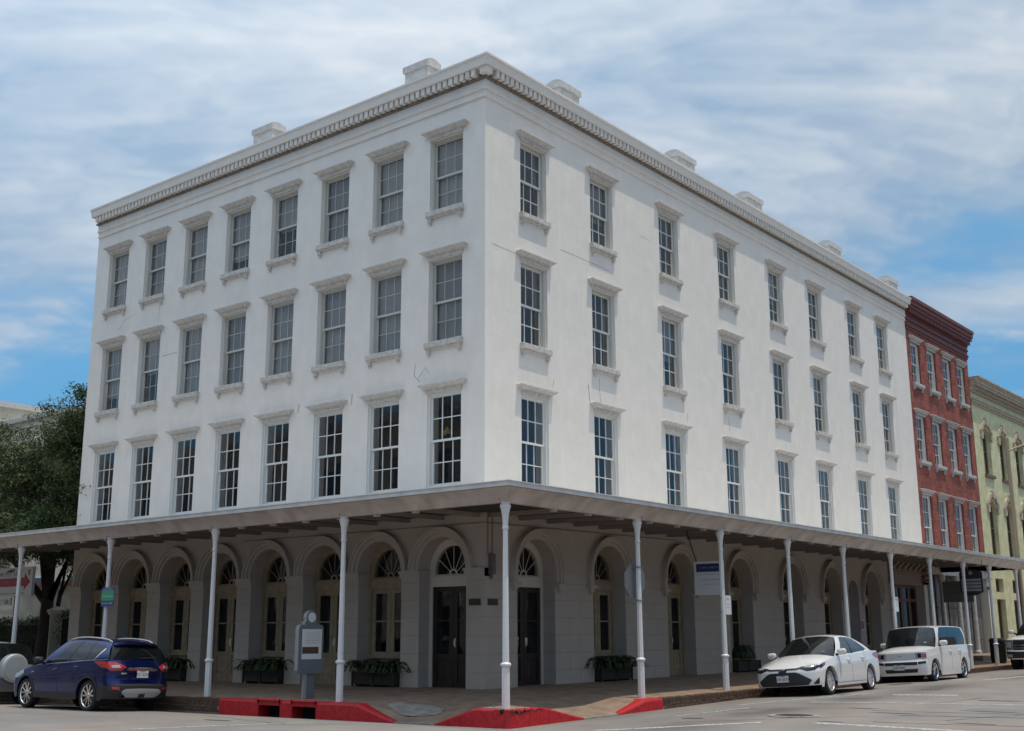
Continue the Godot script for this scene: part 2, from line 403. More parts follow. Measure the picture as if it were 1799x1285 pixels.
func sky_picture() -> ImageTexture:
	var w := 3072; var h := 1536
	var f := FastNoiseLite.new(); f.seed = 21; f.frequency = 0.55; f.fractal_octaves = 5; f.fractal_gain = 0.52
	var v := FastNoiseLite.new(); v.seed = 8; v.frequency = 3.2; v.fractal_octaves = 4; v.fractal_gain = 0.6
	var g := FastNoiseLite.new(); g.seed = 5; g.frequency = 0.23; g.fractal_octaves = 3
	var d := PackedFloat32Array(); d.resize(w * h * 3)
	var k := 0
	for y in h:
		var el := (0.5 - (y + 0.5) / h) * PI
		for x in w:
			var c := Vector3(0.30, 0.29, 0.28)
			if el > 0.0:
				var ph := ((x + 0.5) / w - 0.5) * TAU
				var dir := Vector3(sin(ph) * cos(el), sin(el), -cos(ph) * cos(el))
				var p := Vector2(dir.x, dir.z) / (dir.y + 0.11)
				# streaks run across the view, finer along one heading
				var s := Vector2(p.x * 0.80 - p.y * 0.60, p.x * 0.60 + p.y * 0.80)
				var big := g.get_noise_2d(s.x * 1.3, s.y * 1.9)
				var fine := f.get_noise_2d(s.x * 2.2 + big * 1.2, s.y * 3.0 + big * 0.6)
				var wisp := v.get_noise_2d(s.x * 1.3 + fine * 0.5, s.y * 2.6 + big)
				var deg := rad_to_deg(el)
				var blue := Vector3(0.16, 0.46, 0.80).lerp(Vector3(0.19, 0.40, 0.68), clampf((deg - 8.0) / 30.0, 0, 1))
				blue = blue.lerp(Vector3(0.32, 0.54, 0.74), clampf((7.0 - deg) / 7.0, 0, 1))
				var cover := smoothstep(10.0, 18.5, deg - 2.6 * cos((ph + 0.2) * 2.0) + 5.0 * big + 5.0 * fine + 1.6 * wisp) * (0.90 + 0.10 * fine)
				# a low bank of bright cloud with blue beneath it
				var bank := exp(-pow((deg - 14.6 - 1.2 * big) / 1.5, 2.0)) * smoothstep(-0.1, 0.25, big + 0.25 * fine + 0.25 * sin(ph * 3.0 + 4.9))
				cover = maxf(cover, 0.8 * bank)
				var lum := clampf(0.10 + 0.55 * fine + 0.22 * big + 0.36 * wisp + 0.46 * clampf((deg - 18.0) / 13.0, 0, 1) + 0.35 * bank, 0, 1)
				var cloud := Vector3(0.38, 0.51, 0.67).lerp(Vector3(0.80, 0.85, 0.90), lum)
				c = blue.lerp(cloud, clampf(cover, 0, 0.96)) * 0.86
				# thin-cloud glow round the sun, out of view, strengthened to brighten the walls
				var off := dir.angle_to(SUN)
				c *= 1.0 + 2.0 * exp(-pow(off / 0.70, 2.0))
			d[k] = c.x; d[k + 1] = c.y; d[k + 2] = c.z
			k += 3
	return ImageTexture.create_from_image(Image.create_from_data(w, h, false, Image.FORMAT_RGBF, d.to_byte_array()))
# ---------------------------------------------------------------- ground
const K := 3.85          # kerb line, both streets
func gutter_right(z: float) -> float:
	if z > K: return -0.47
	if z > -5.0: return -0.47 + (K - z) * 0.0158
	return -0.33 + (-5.0 - z) * 0.0083
func gutter_left(x: float) -> float:
	return -0.47 - maxf(0.0, K - maxf(x, -60.0)) * 0.007
func crown(d: float) -> float:
	return 0.13 * (1.0 - exp(-d / 1.3))
func road_y(x: float, z: float) -> float:
	var dl := z - K; var dr := x - K
	if dl <= 0 and dr <= 0: return -0.9
	var d := maxf(dl, dr)
	var base := -0.47
	if x < K: base = gutter_left(x)
	elif z < K: base = gutter_right(z)
	if dl > 0 and dr > 0: return -0.47 + crown(d)
	return base + crown(d)
func walk_top(x: float, z: float) -> float:
	# height of the pavement: falls from the walls to the kerb
	var out := maxf(x, z)
	var y := -0.041 * clampf(out, 0, K)
	if z > x: y += 0.005 * minf(x, 0.0)
	else: y -= 0.0055 * minf(z, 0.0)
	return y
func ramp(s: float, a: float, b: float, c: float, d: float) -> float:
	# 0 outside, 1 in the middle of a dropped kerb
	return clampf((s - a) / (b - a), 0, 1) * (1.0 - clampf((s - c) / (d - c), 0, 1))
func walk_y(x: float, z: float) -> float:
	var y := walk_top(x, z)
	var out := maxf(x, z)
	var near := clampf((out - 0.9) / (K - 1.0), 0, 1)
	if z > x: y = lerpf(y, gutter_left(x) + 0.028, near * near * ramp(x, -0.2, 0.9, 2.0, 3.0))
	else: y = lerpf(y, gutter_right(z) + 0.028, near * near * ramp(z, -0.95, 0.2, 1.45, 2.75))
	return y
func steps(a: float, b: float, n: int) -> Array:
	var r := []
	for i in n + 1: r.append(lerpf(a, b, float(i) / n))
	return r
func ground():
	# road: one sheet to the horizon, finer near the crossing
	var line := [-260.0, -180, -120, -90, -70, -55, -45, -38, -32, -28, -25]
	var s := -23.0
	while s < 3.7: line.append(s); s += 0.6
	line.append_array([3.845, 3.855])
	s = 4.05
	while s < 14.0: line.append(s); s += 0.3
	while s < 24.0: line.append(s); s += 0.8
	line.append_array([26.0, 30, 36, 45, 60, 80, 120, 180, 260])
	var nz := FastNoiseLite.new(); nz.seed = 77; nz.frequency = 0.12; nz.fractal_octaves = 4
	var b := MB.new()
	var nn := line.size()
	var H := []; var C := []; var N := []
	for j in nn:
		for i in nn:
			var x: float = line[i]; var z: float = line[j]
			H.append(Vector3(x, road_y(x, z), z))
			var a := nz.get_noise_2d(x * 1.4, z * 1.4)
			var base := Vector3(0.255, 0.225, 0.208).lerp(Vector3(0.225, 0.215, 0.208), clampf(0.5 + 1.4 * a, 0, 1))
			# darker wheel track curving round the corner, paler slab at the gutter
			var rr := Vector2(x - 13.5, z + 13.0)
			var tr := exp(-pow((x - 6.95 - 0.05 * maxf(z, 0.0) + 0.5 * a) / 0.55, 2.0)) * smoothstep(-45.0, -12.0, z) * (1.0 - smoothstep(2.0, 7.0, z))
			base *= 1.0 - 0.50 * tr * clampf(0.8 + a * 1.5, 0.2, 1)
			base *= 1.0 + 0.22 * nz.get_noise_2d(x * 6.0 + 50.0, z * 6.0) + 0.12 * nz.get_noise_2d(x * 1.6 - 90.0, z * 1.6)
			C.append(Color(base.x, base.y, base.z))
			var e := 0.05
			N.append(Vector3(road_y(x - e, z) - road_y(x + e, z), 2 * e, road_y(x, z - e) - road_y(x, z + e)).normalized() if maxf(x, z) > 3.9 else Vector3.UP)
	for j in nn - 1:
		for i in nn - 1:
			var q := [j * nn + i, (j + 1) * nn + i, (j + 1) * nn + i + 1, j * nn + i + 1]
			for t in [[0, 1, 2], [0, 2, 3]]:
				b.tri(H[q[t[0]]], H[q[t[1]]], H[q[t[2]]], N[q[t[0]]], N[q[t[1]]], N[q[t[2]]])
				b.col.append_array([C[q[t[0]]], C[q[t[2]]], C[q[t[1]]]])
	var rd := MeshInstance3D.new(); rd.mesh = b.mesh(); rd.material_override = M.asphalt
	rd.name = "road"; add_child(rd); rd.set_meta("kind", "structure")
	# pavement slab: L-shaped height field
	var p := MB.new()
	var up := func(_q): return Vector3.UP
	var xs := steps(-90, -18, 12) + steps(-17, -1, 16) + steps(-0.6, 3.83, 30)
	var zs := steps(-0.6, 3.83, 30)
	for part in 2:
		var A: Array = xs if part == 0 else zs
		var Bz: Array = zs if part == 0 else steps(-110, -34, 14) + steps(-32, -2, 24) + steps(-1.7, -0.6, 5)
		for j in Bz.size() - 1:
			for i in A.size() - 1:
				var c := []
				for q in [[i, j], [i, j + 1], [i + 1, j + 1], [i + 1, j]]:
					var x: float = A[q[0]]; var z: float = Bz[q[1]]
					c.append(Vector3(x, walk_y(x, z), z))
				p.quad(c[0], c[1], c[2], c[3])
	setting(p, "pavement", M.paving)
	# yard behind the street front at the left
	setting(bx(-90, -0.6, -60, -17.9, -0.06, -0.62), "yard", M.lawn)
	kerbs()
	markings()
func edge_prism(along_x: bool, a: float, b: float, f_top: Callable, f_bot: Callable, d0: float, d1: float, n: int, round_ := 0.0) -> MB:
	# a kerb piece that follows the gutter; d0..d1 is its depth measured outward
	var m := MB.new()
	var P := func(s: float, d: float, y: float) -> Vector3: return Vector3(s, y, d) if along_x else Vector3(d, y, s)
	for i in n:
		var s0 := lerpf(a, b, float(i) / n); var s1 := lerpf(a, b, float(i + 1) / n)
		var sec := func(s: float) -> Array:
			var t: float = f_top.call(s); var r := minf(round_, (t - f_bot.call(s)) * 0.5)
			return [P.call(s, d0, f_bot.call(s) - 0.2), P.call(s, d0, t), P.call(s, d1 - r, t), P.call(s, d1 - r * 0.3, t - r * 0.3), P.call(s, d1, t - r), P.call(s, d1, f_bot.call(s) - 0.2)]
		var A: Array = sec.call(s0); var B: Array = sec.call(s1)
		var mid: Vector3 = P.call((s0 + s1) / 2, (d0 + d1) / 2, (A[1].y + A[0].y) / 2)
		for k in 5:
			m.toward(A[k], A[k + 1], B[k + 1], B[k], (A[k] + A[k + 1] + B[k] + B[k + 1]) / 4 - mid)
		if i == 0: m.toward(A[0], A[1], A[2], A[5], P.call(s0 - s1, 0, 0)); m.toward(A[2], A[3], A[4], A[5], P.call(s0 - s1, 0, 0))
		if i == n - 1: m.toward(B[0], B[1], B[2], B[5], P.call(s1 - s0, 0, 0)); m.toward(B[2], B[3], B[4], B[5], P.call(s1 - s0, 0, 0))
	return m
func kerbs():
	var low := 0.035
	var tl := func(x: float) -> float:   # red kerb on the left street with its tapered end
		var y := walk_top(x, K) + 0.012
		return lerpf(y, gutter_left(x) + low, clampf((x + 0.2) / 1.1, 0, 1)) if x > -0.2 else y
	var gl := func(x: float) -> float: return gutter_left(x)
	# red kerb with two storm drain mouths
	var k := thing("storm_drain_kerb", "long red painted kerb with two dark storm drain openings", "kerb")
	var cuts := [-4.75, -3.35, -2.62, -2.22, -1.45]
	put(edge_prism(true, cuts[0], cuts[1], tl, gl, K - 0.34, K + 0.02, 8, 0.05), "kerb_stone", M.kerb_red, k)
	put(edge_prism(true, cuts[2], cuts[3], tl, gl, K - 0.34, K + 0.02, 3, 0.05), "kerb_stone", M.kerb_red, k)
	put(edge_prism(true, cuts[4], 0.9, tl, gl, K - 0.34, K + 0.02, 22, 0.05), "kerb_stone", M.kerb_red, k)
	for i in [1, 3]:
		var lid := func(x: float) -> float: return tl.call(x) - 0.11
		put(edge_prism(true, cuts[i], cuts[i + 1], tl, func(x): return lid.call(x) + 0.2, K - 0.34, K + 0.02, 4, 0.05), "lintel_stone", M.kerb_red, k)
		put(edge_prism(true, cuts[i], cuts[i + 1], func(x): return lid.call(x) - 0.003, gl, K - 0.4, K - 0.3, 2), "drain_mouth", M.hole, k)
	# corner block under the post: top plate with slopes both ways
	var c := thing("corner_kerb", "red corner kerb block with chipped black edge under the corner post", "kerb")
	var top := walk_top(3.5, 3.5) + 0.012
	var bl := func(x: float) -> float: return lerpf(gutter_left(x) + low, top, clampf((x - 2.0) / 1.0, 0, 1))
	var br := func(z: float) -> float: return lerpf(gutter_right(z) + low, top, clampf((z - 1.45) / 1.3, 0, 1))
	put(edge_prism(true, 2.0, K - 0.34, bl, gl, K - 0.34, K + 0.02, 10, 0.03), "kerb_stone", M.kerb_red, c)
	put(edge_prism(false, 1.45, K - 0.34, br, func(z): return gutter_right(z), K - 0.34, K + 0.02, 12, 0.03), "kerb_stone", M.kerb_red, c)
	var rr := PackedVector2Array([Vector2(K - 0.34, K - 0.34), Vector2(K + 0.02, K - 0.34)])
	for i in 7: rr.append(Vector2(K - 0.12, K - 0.12) + Vector2(0.14, 0.14) * Vector2(cos(PI / 2 * i / 6.0), sin(PI / 2 * i / 6.0)))
	rr.append(Vector2(K - 0.34, K + 0.02))
	var cm := MB.new(); cm.prism(rr, -(top - 0.002), 0.7)
	put(cm, "kerb_stone", M.kerb_red, c, Transform3D(Basis(Vector3(1, 0, 0), Vector3(0, 0, 1), Vector3(0, -1, 0)), Vector3.ZERO))
	put(bx(2.98, top - 0.05, 2.98, K - 0.14, top + 0.006, K - 0.14), "worn_top", M.worn_top, c)
	# chipped dark patches along the arris
	rng.seed = 5
	var ch := MB.new()
	for i in 90:
		var s: float = rng.randf_range(0.0, 1.0)
		var r := rng.randf_range(0.012, 0.034) * (1.2 - 0.7 * absf(s - 0.2))
		var pos := Vector3(K + 0.024, top - rng.randf_range(0.0, 0.10) * (1.0 - 0.6 * s), K - 0.03 - s * 1.0)
		if i % 5 == 0: pos = Vector3(K - 0.1 - rng.randf() * 0.08, top - rng.randf_range(0.0, 0.08), K + 0.022)
		var poly := []
		for q in 6:
			var a := TAU * q / 6.0; var rad := r * rng.randf_range(0.6, 1.2)
			poly.append(pos + (Vector3(0, sin(a) * 0.6, cos(a)) if i % 5 else Vector3(cos(a), sin(a) * 0.6, 0)) * rad)
		for q in range(1, 5): ch.toward(poly[0], poly[q], poly[q + 1], poly[q + 1], Vector3(1, 0, 0) if i % 5 else Vector3(0, 0, 1))
	put(ch, "chipped_edge", M.chipped, c)
	var tr := func(z: float) -> float:
		var y := walk_top(K, z) + 0.012
		return lerpf(y, gutter_right(z) + low, clampf((z + 0.95) / 1.15, 0, 1))
	var gr := func(z: float) -> float: return gutter_right(z)
	var rk := put(edge_prism(false, -1.55, 0.2, tr, gr, K - 0.34, K + 0.02, 14, 0.05), "ramp_kerb", M.kerb_red)
	tag(rk, "short red sloping kerb end by the second post on the right street", "kerb")
	# thin concrete lips across the dropped kerbs
	setting(edge_prism(true, 0.88, 2.02, func(x): return gutter_left(x) + 0.03, gl, K - 0.2, K + 0.012, 4, 0.01), "kerb_lip", M.concrete)
	setting(edge_prism(false, 0.18, 1.47, func(z): return gutter_right(z) + 0.03, gr, K - 0.2, K + 0.012, 4, 0.01), "kerb_lip", M.concrete)
	# brick kerbs: a mortar core, two courses of stretchers and soldiers on top
	for side in 2:
		var along := side == 1
		var a := -1.56 if side == 0 else -4.76
		var b := -75.0 if side == 0 else -40.0
		var topf := (func(z): return walk_top(K, z)) if side == 0 else (func(x): return walk_top(x, K))
		var botf := gr if side == 0 else gl
		var kn := thing("brick_kerb", ["worn brick kerb along the right street beside the parked white cars", "dark brick kerb along the left street behind the blue car"][side], "kerb")
		put(edge_prism(along, b, a, func(s): return topf.call(s) + 0.0, botf, K - 0.24, K - 0.012, 60), "mortar_bed", M.mortar, kn)
		var br2 := MB.new()
		rng.seed = 60 + side
		var s: float = a
		while s > b and s > a - 34.0:
			var w := 0.066
			var y1: float = topf.call(s) + 0.008 + rng.randf_range(-0.006, 0.004)
			var f := K + 0.006 + rng.randf_range(-0.008, 0.006)
			_kb(br2, along, s - w, s, y1 - 0.105, y1, K - 0.2, f, 0.012)
			s -= 0.076
		for row in 3:
			s = a - (0.11 if row % 2 else 0.0)
			while s > b and s > a - 34.0:
				var y1: float = topf.call(s) - 0.108 - row * 0.068
				if y1 - 0.06 > botf.call(s) - 0.07:
					_kb(br2, along, s - 0.205, s, y1 - 0.058, y1, K - 0.15, K + rng.randf_range(-0.008, 0.008), 0.006)
				s -= 0.216
		var st := put(br2, "brick", M.kerb_brick, kn); stuff(st)
func _kb(m: MB, along: bool, s0: float, s1: float, y0: float, y1: float, d0: float, d1: float, c: float):
	if along: m.cbox(s0, y0, d0, s1, y1, d1, c)
	else:
		var t := MB.new(); t.cbox(-s1, y0, d0, -s0, y1, d1, c)
		m.add(t, Transform3D(Basis(Vector3.UP, PI / 2), Vector3.ZERO))
func strip(pts: Array, w: float, called: String, m: Material, lift := 0.004):
	# a painted line laid on the road along pts (x, z)
	var b := MB.new()
	var L := []
	for i in pts.size() - 1:
		var n := maxi(1, int(pts[i].distance_to(pts[i + 1]) / 0.35))
		for k in n: L.append(pts[i].lerp(pts[i + 1], float(k) / n))
	L.append(pts[-1])
	var prev := []
	for i in L.size():
		var d: Vector2 = (L[mini(i + 1, L.size() - 1)] - L[maxi(i - 1, 0)]).normalized()
		var o := Vector2(-d.y, d.x) * w * 0.5 * (1.0 + 0.25 * sin(i * 2.3))
		var p: Vector2 = L[i] + o; var q: Vector2 = L[i] - o
		var pair := [Vector3(p.x, road_y(p.x, p.y) + lift, p.y), Vector3(q.x, road_y(q.x, q.y) + lift, q.y)]
		if i > 0: b.toward(prev[0], prev[1], pair[1], pair[0], Vector3.UP)
		prev = pair
	return setting(b, called, m)
func markings():
	for l in MARKS:
		var a := Vector2(l[0], l[1]); var c := Vector2(l[2], l[3])
		strip([a, c], l[4], "road_marking", M.road_paint)
	for l in CRACKS:
		var pts := []
		rng.seed = int(l[0] * 7 + l[1])
		for i in 9:
			var f := i / 8.0
			var a := Vector2(l[0], l[1]).lerp(Vector2(l[2], l[3]), f)
			pts.append(a + Vector2(rng.randf_range(-0.06, 0.06), rng.randf_range(-0.06, 0.06)))
		strip(pts, l[4], "road_crack", M.crack)
	# old tar patches and oil spots
	for q in [[9.2, -1.4, 0.55, 0.12], [8.2, -2.3, 0.35, 0.10], [10.6, -2.6, 0.7, 0.10], [6.1, -6.4, 0.3, 0.25], [6.3, 1.3, 0.3, 0.2], [11.2, 0.1, 0.5, 0.09], [7.0, -9.5, 0.3, 0.5], [9.9, -5.6, 0.5, 0.16], [-1.6, 6.3, 0.5, 0.14], [5.0, -12.6, 0.3, 0.9], [8.9, 0.9, 0.28, 0.08]]:
		rng.seed = int(q[0] * 91.0 + 500)
		var pm2 := MB.new(); var o := Vector3(q[0], road_y(q[0], q[1]) + 0.003, q[1]); var ring2 := []
		for i in 14:
			var a := TAU * i / 14.0; var x: float = q[0] + cos(a) * q[2] * rng.randf_range(0.6, 1.1); var z: float = q[1] + sin(a) * q[3] * rng.randf_range(0.6, 1.1)
			ring2.append(Vector3(x, road_y(x, z) + 0.003, z))
		for i in 14: pm2.toward(o, ring2[i], ring2[(i + 1) % 14], ring2[(i + 1) % 14], Vector3.UP)
		setting(pm2, "road_patch", M.tar)
	# manhole with a pale ring
	var mh := thing("manhole_cover", "round iron manhole cover in a pale ring near the road's white line", "manhole cover", T(7.75, road_y(7.75, 0.0) + 0.002, 0.0))
	var ring := MB.new(); ring.lathe([Vector2(0.50, -0.05), Vector2(0.50, 0.008), Vector2(0.36, 0.012), Vector2(0.36, -0.05)], 36)
	put(ring, "ring", M.concrete, mh)
	var lid := MB.new(); lid.lathe([Vector2(0.35, -0.05), Vector2(0.35, 0.008), Vector2(0.0, 0.008)], 36)
	for i in 8: lid.box(-0.3, 0.008, -0.27 + i * 0.075, 0.3, 0.014, -0.24 + i * 0.075)
	put(lid, "lid", M.manhole_iron, mh)
	# pale patch of new concrete set in the pavement
	var pp := PackedVector2Array()
	rng.seed = 3
	for i in 16: pp.append(Vector2(0.75, 3.05) + Vector2(0.75 * cos(TAU * i / 16.0), 0.42 * sin(TAU * i / 16.0)) * rng.randf_range(0.8, 1.1))
	var pm := MB.new()
	for i in 16:
		var a := pp[i]; var c := pp[(i + 1) % 16]; var o := Vector2(0.75, 3.05)
		for r in 4:
			var A := o.lerp(a, r / 4.0); var B := o.lerp(c, r / 4.0); var C := o.lerp(c, (r + 1) / 4.0); var D := o.lerp(a, (r + 1) / 4.0)
			var q := []
			for u in [A, B, C, D]: q.append(Vector3(u.x, walk_y(u.x, u.y) + 0.012, u.y))
			pm.toward(q[0], q[1], q[2], q[3], Vector3.UP)
	setting(pm, "pavement_patch", M.concrete)
const MARKS := [
	[6.1, 4.3, 7.9, 1.57, 0.20], [8.75, 1.25, 12.6, 1.62, 0.22],
	[6.4, -3.6, 11.5, -4.75, 0.16], [7.05, -6.75, 8.45, -7.2, 0.34],
	[5.3, -2.3, 6.35, -7.1, 0.12], [5.65, 0.9, 6.0, -1.5, 0.10], [5.2, -14.3, 5.9, -15.9, 0.28], [6.5, -15.3, 7.0, -18.4, 0.25],
	[-0.8, 8.9, 0.46, 5.5, 0.15], [0.46, 5.5, 1.95, 4.95, 0.12], [1.95, 4.95, 4.4, 4.3, 0.10], [-4.97, 6.46, -4.26, 6.17, 0.08],
]
const CRACKS := [
	[6.5, -4.9, 9.0, -5.2, 0.03], [8.6, -1.8, 11.5, -2.2, 0.035], [9.4, -0.9, 12.0, -1.6, 0.05], [10.0, -2.9, 12.5, -3.4, 0.025], [6.0, -1.0, 8.0, -2.4, 0.02],
	[4.0, 1.9, 4.1, -0.6, 0.02], [11.0, -7.0, 9.0, -8.2, 0.02], [5.5, 0.6, 6.2, -1.4, 0.02], [7.5, -5.5, 12.0, -6.2, 0.02], [9.5, 0.6, 12.5, 0.2, 0.04], [8.9, -3.9, 9.3, -6.8, 0.02], [6.4, 2.4, 9.0, -0.6, 0.02], [10.5, -0.2, 11.9, -3.6, 0.025], [-3.5, 5.2, 0.5, 6.4, 0.02], [-9.0, 7.4, -4.0, 7.0, 0.02],
]
# ---------------------------------------------------------------- white corner building
const LEN_L := 17.87
const LEN_R := 29.25
const CL := [1.345, 3.50, 5.64, 7.84, 10.01, 12.15, 14.345, 16.5]
const CR := [2.02, 5.25, 8.97, 12.68, 16.38, 19.67, 23.32, 26.36]
const ROWS := [[4.84, 7.242], [8.57, 10.807], [12.13, 14.174]]
func face_left() -> Transform3D: return Transform3D.IDENTITY
func face_right() -> Transform3D: return Transform3D(Basis(Vector3.UP, PI / 2), Vector3.ZERO)
func sheet(b: MB, holes: Array, x0: float, x1: float, y0: float, y1: float, depth: float):
	# a wall face at z = 0 with rectangular openings [x0, y0, x1, y1] and their reveals
	var xs := [x0, x1]; var ys := [y0, y1]
	for h in holes:
		for q in [h[0], h[2]]:
			if not xs.has(q): xs.append(q)
		for q in [h[1], h[3]]:
			if not ys.has(q): ys.append(q)
	xs.sort(); ys.sort()
	for j in ys.size() - 1:
		for i in xs.size() - 1:
			var mx: float = (xs[i] + xs[i + 1]) / 2; var my: float = (ys[j] + ys[j + 1]) / 2
			var open := false
			for h in holes:
				if mx > h[0] and mx < h[2] and my > h[1] and my < h[3]: open = true
			if not open: b.quad(Vector3(xs[i], ys[j], 0), Vector3(xs[i + 1], ys[j], 0), Vector3(xs[i + 1], ys[j + 1], 0), Vector3(xs[i], ys[j + 1], 0))
	for h in holes:
		var c := [Vector3(h[0], h[1], 0), Vector3(h[2], h[1], 0), Vector3(h[2], h[3], 0), Vector3(h[0], h[3], 0)]
		var mid := Vector3((h[0] + h[2]) / 2, (h[1] + h[3]) / 2, -depth / 2)
		for k in 4:
			var a: Vector3 = c[k]; var d: Vector3 = c[(k + 1) % 4]
			var back := Vector3(0, 0, -depth)
			b.toward(a, d, d + back, a + back, mid - (a + d + back) / 2)
func arch_zone(b: MB, cx: float, r: float, half: float, y0: float, y1: float, depth: float, seg := 14):
	# wall from cx-half to cx+half above the springing y0, cut by a round arch of radius r
	var prev := Vector3(cx - r, y0, 0)
	b.quad(Vector3(cx - half, y0, 0), prev, Vector3(cx - r, y1, 0), Vector3(cx - half, y1, 0))
	b.quad(Vector3(cx + r, y0, 0), Vector3(cx + half, y0, 0), Vector3(cx + half, y1, 0), Vector3(cx + r, y1, 0))
	for i in seg:
		var a := PI - PI * (i + 1) / seg
		var p := Vector3(cx + r * cos(a), y0 + r * sin(a), 0)
		b.quad(prev, p, Vector3(p.x, y1, 0), Vector3(prev.x, y1, 0))
		var m := PI - PI * (i + 0.5) / seg
		b.toward(prev, p, p + Vector3(0, 0, -depth), prev + Vector3(0, 0, -depth), -Vector3(cos(m), sin(m), 0))
		prev = p
func arc_band(b: MB, r0: float, r1: float, z0: float, z1: float, y: float, seg := 22, a0 := 0.0, a1 := PI):
	for i in seg:
		var a := lerpf(a0, a1, float(i) / seg); var c := lerpf(a0, a1, float(i + 1) / seg)
		var A := Vector3(cos(a), sin(a), 0); var C := Vector3(cos(c), sin(c), 0); var O := Vector3(0, y, 0)
		b.quad(O + A * r0 + Vector3(0, 0, z1), O + A * r1 + Vector3(0, 0, z1), O + C * r1 + Vector3(0, 0, z1), O + C * r0 + Vector3(0, 0, z1))
		b.toward(O + A * r1 + Vector3(0, 0, z0), O + C * r1 + Vector3(0, 0, z0), O + C * r1 + Vector3(0, 0, z1), O + A * r1 + Vector3(0, 0, z1), A)
		b.toward(O + A * r0 + Vector3(0, 0, z0), O + C * r0 + Vector3(0, 0, z0), O + C * r0 + Vector3(0, 0, z1), O + A * r0 + Vector3(0, 0, z1), -A)
	for e in [a0, a1]:
		var A := Vector3(cos(e), sin(e), 0); var O := Vector3(0, y, 0)
		b.quad(O + A * r0 + Vector3(0, 0, z0), O + A * r1 + Vector3(0, 0, z0), O + A * r1 + Vector3(0, 0, z1), O + A * r0 + Vector3(0, 0, z1))
func hood_shape(w: float) -> MB:
	# window head: plain lintel, row of small dentils, splayed cornice with cap
	var b := MB.new()
	b.box(-w - 0.02, -0.012, -0.01, w + 0.02, 0.068, 0.045)
	var L := [[w + 0.05, 0.068, 0.07], [w + 0.05, 0.092, 0.07], [w + 0.08, 0.105, 0.09], [w + 0.17, 0.175, 0.17], [w + 0.195, 0.18, 0.19], [w + 0.195, 0.212, 0.19], [w + 0.175, 0.228, 0.14]]
	for i in L.size() - 1:
		var a: Array = L[i]; var c: Array = L[i + 1]
		b.quad(Vector3(-a[0], a[1], a[2]), Vector3(a[0], a[1], a[2]), Vector3(c[0], c[1], c[2]), Vector3(-c[0], c[1], c[2]))
		for s in [-1, 1]:
			b.toward(Vector3(s * a[0], a[1], -0.01), Vector3(s * a[0], a[1], a[2]), Vector3(s * c[0], c[1], c[2]), Vector3(s * c[0], c[1], -0.01), Vector3(s, 0, 0))
	b.toward(Vector3(-L[0][0], 0.068, -0.01), Vector3(L[0][0], 0.068, -0.01), Vector3(L[0][0], 0.068, 0.07), Vector3(-L[0][0], 0.068, 0.07), Vector3.DOWN)
	var e: Array = L[-1]
	b.quad(Vector3(-e[0], e[1], e[2]), Vector3(e[0], e[1], e[2]), Vector3(e[0], e[1], -0.01), Vector3(-e[0], e[1], -0.01))
	var n := 17
	for i in n:
		var x := lerpf(-w, w, float(i) / (n - 1))
		b.box(x - 0.02, 0.071, 0.06, x + 0.02, 0.094, 0.086)
	return b
func sill_shape(w: float) -> MB:
	var b := MB.new()
	b.loft([[-w - 0.05, -0.15, w + 0.05, -0.01, -0.01], [-w - 0.05, -0.15, w + 0.05, 0.0, 0.11], [-w - 0.03, -0.13, w + 0.03, -0.015, 0.135]])
	b.box(-w - 0.03, -0.19, -0.01, w + 0.03, -0.15, 0.085)
	for s in [-1, 1]:
		var x: float = s * (w - 0.05)
		b.box(x - 0.055, -0.28, -0.01, x + 0.055, -0.19, 0.075)
		b.box(x - 0.045, -0.34, -0.01, x + 0.045, -0.28, 0.05)
	return b
func sash_shape(w: float, y0: float, y1: float, z: float, cols := 3, rows := 2, bar := 0.024) -> MB:
	var b := MB.new(); var st := 0.05
	b.box(-w, y0, z - 0.02, -w + st, y1, z + 0.02); b.box(w - st, y0, z - 0.02, w, y1, z + 0.02)
	b.box(-w + st, y0, z - 0.02, w - st, y0 + 0.055, z + 0.02); b.box(-w + st, y1 - 0.05, z - 0.02, w - st, y1, z + 0.02)
	for i in range(1, cols):
		var x := lerpf(-w + st, w - st, float(i) / cols)
		b.box(x - bar / 2, y0 + 0.055, z - 0.015, x + bar / 2, y1 - 0.05, z + 0.014)
	for j in range(1, rows):
		var y := lerpf(y0 + 0.055, y1 - 0.05, float(j) / rows)
		b.box(-w + st, y - bar / 2, z - 0.013, w - st, y + bar / 2, z + 0.017)
	return b
var cache := {}
func shared(key: String, make: Callable) -> ArrayMesh:
	if not cache.has(key): cache[key] = make.call().mesh()
	return cache[key]
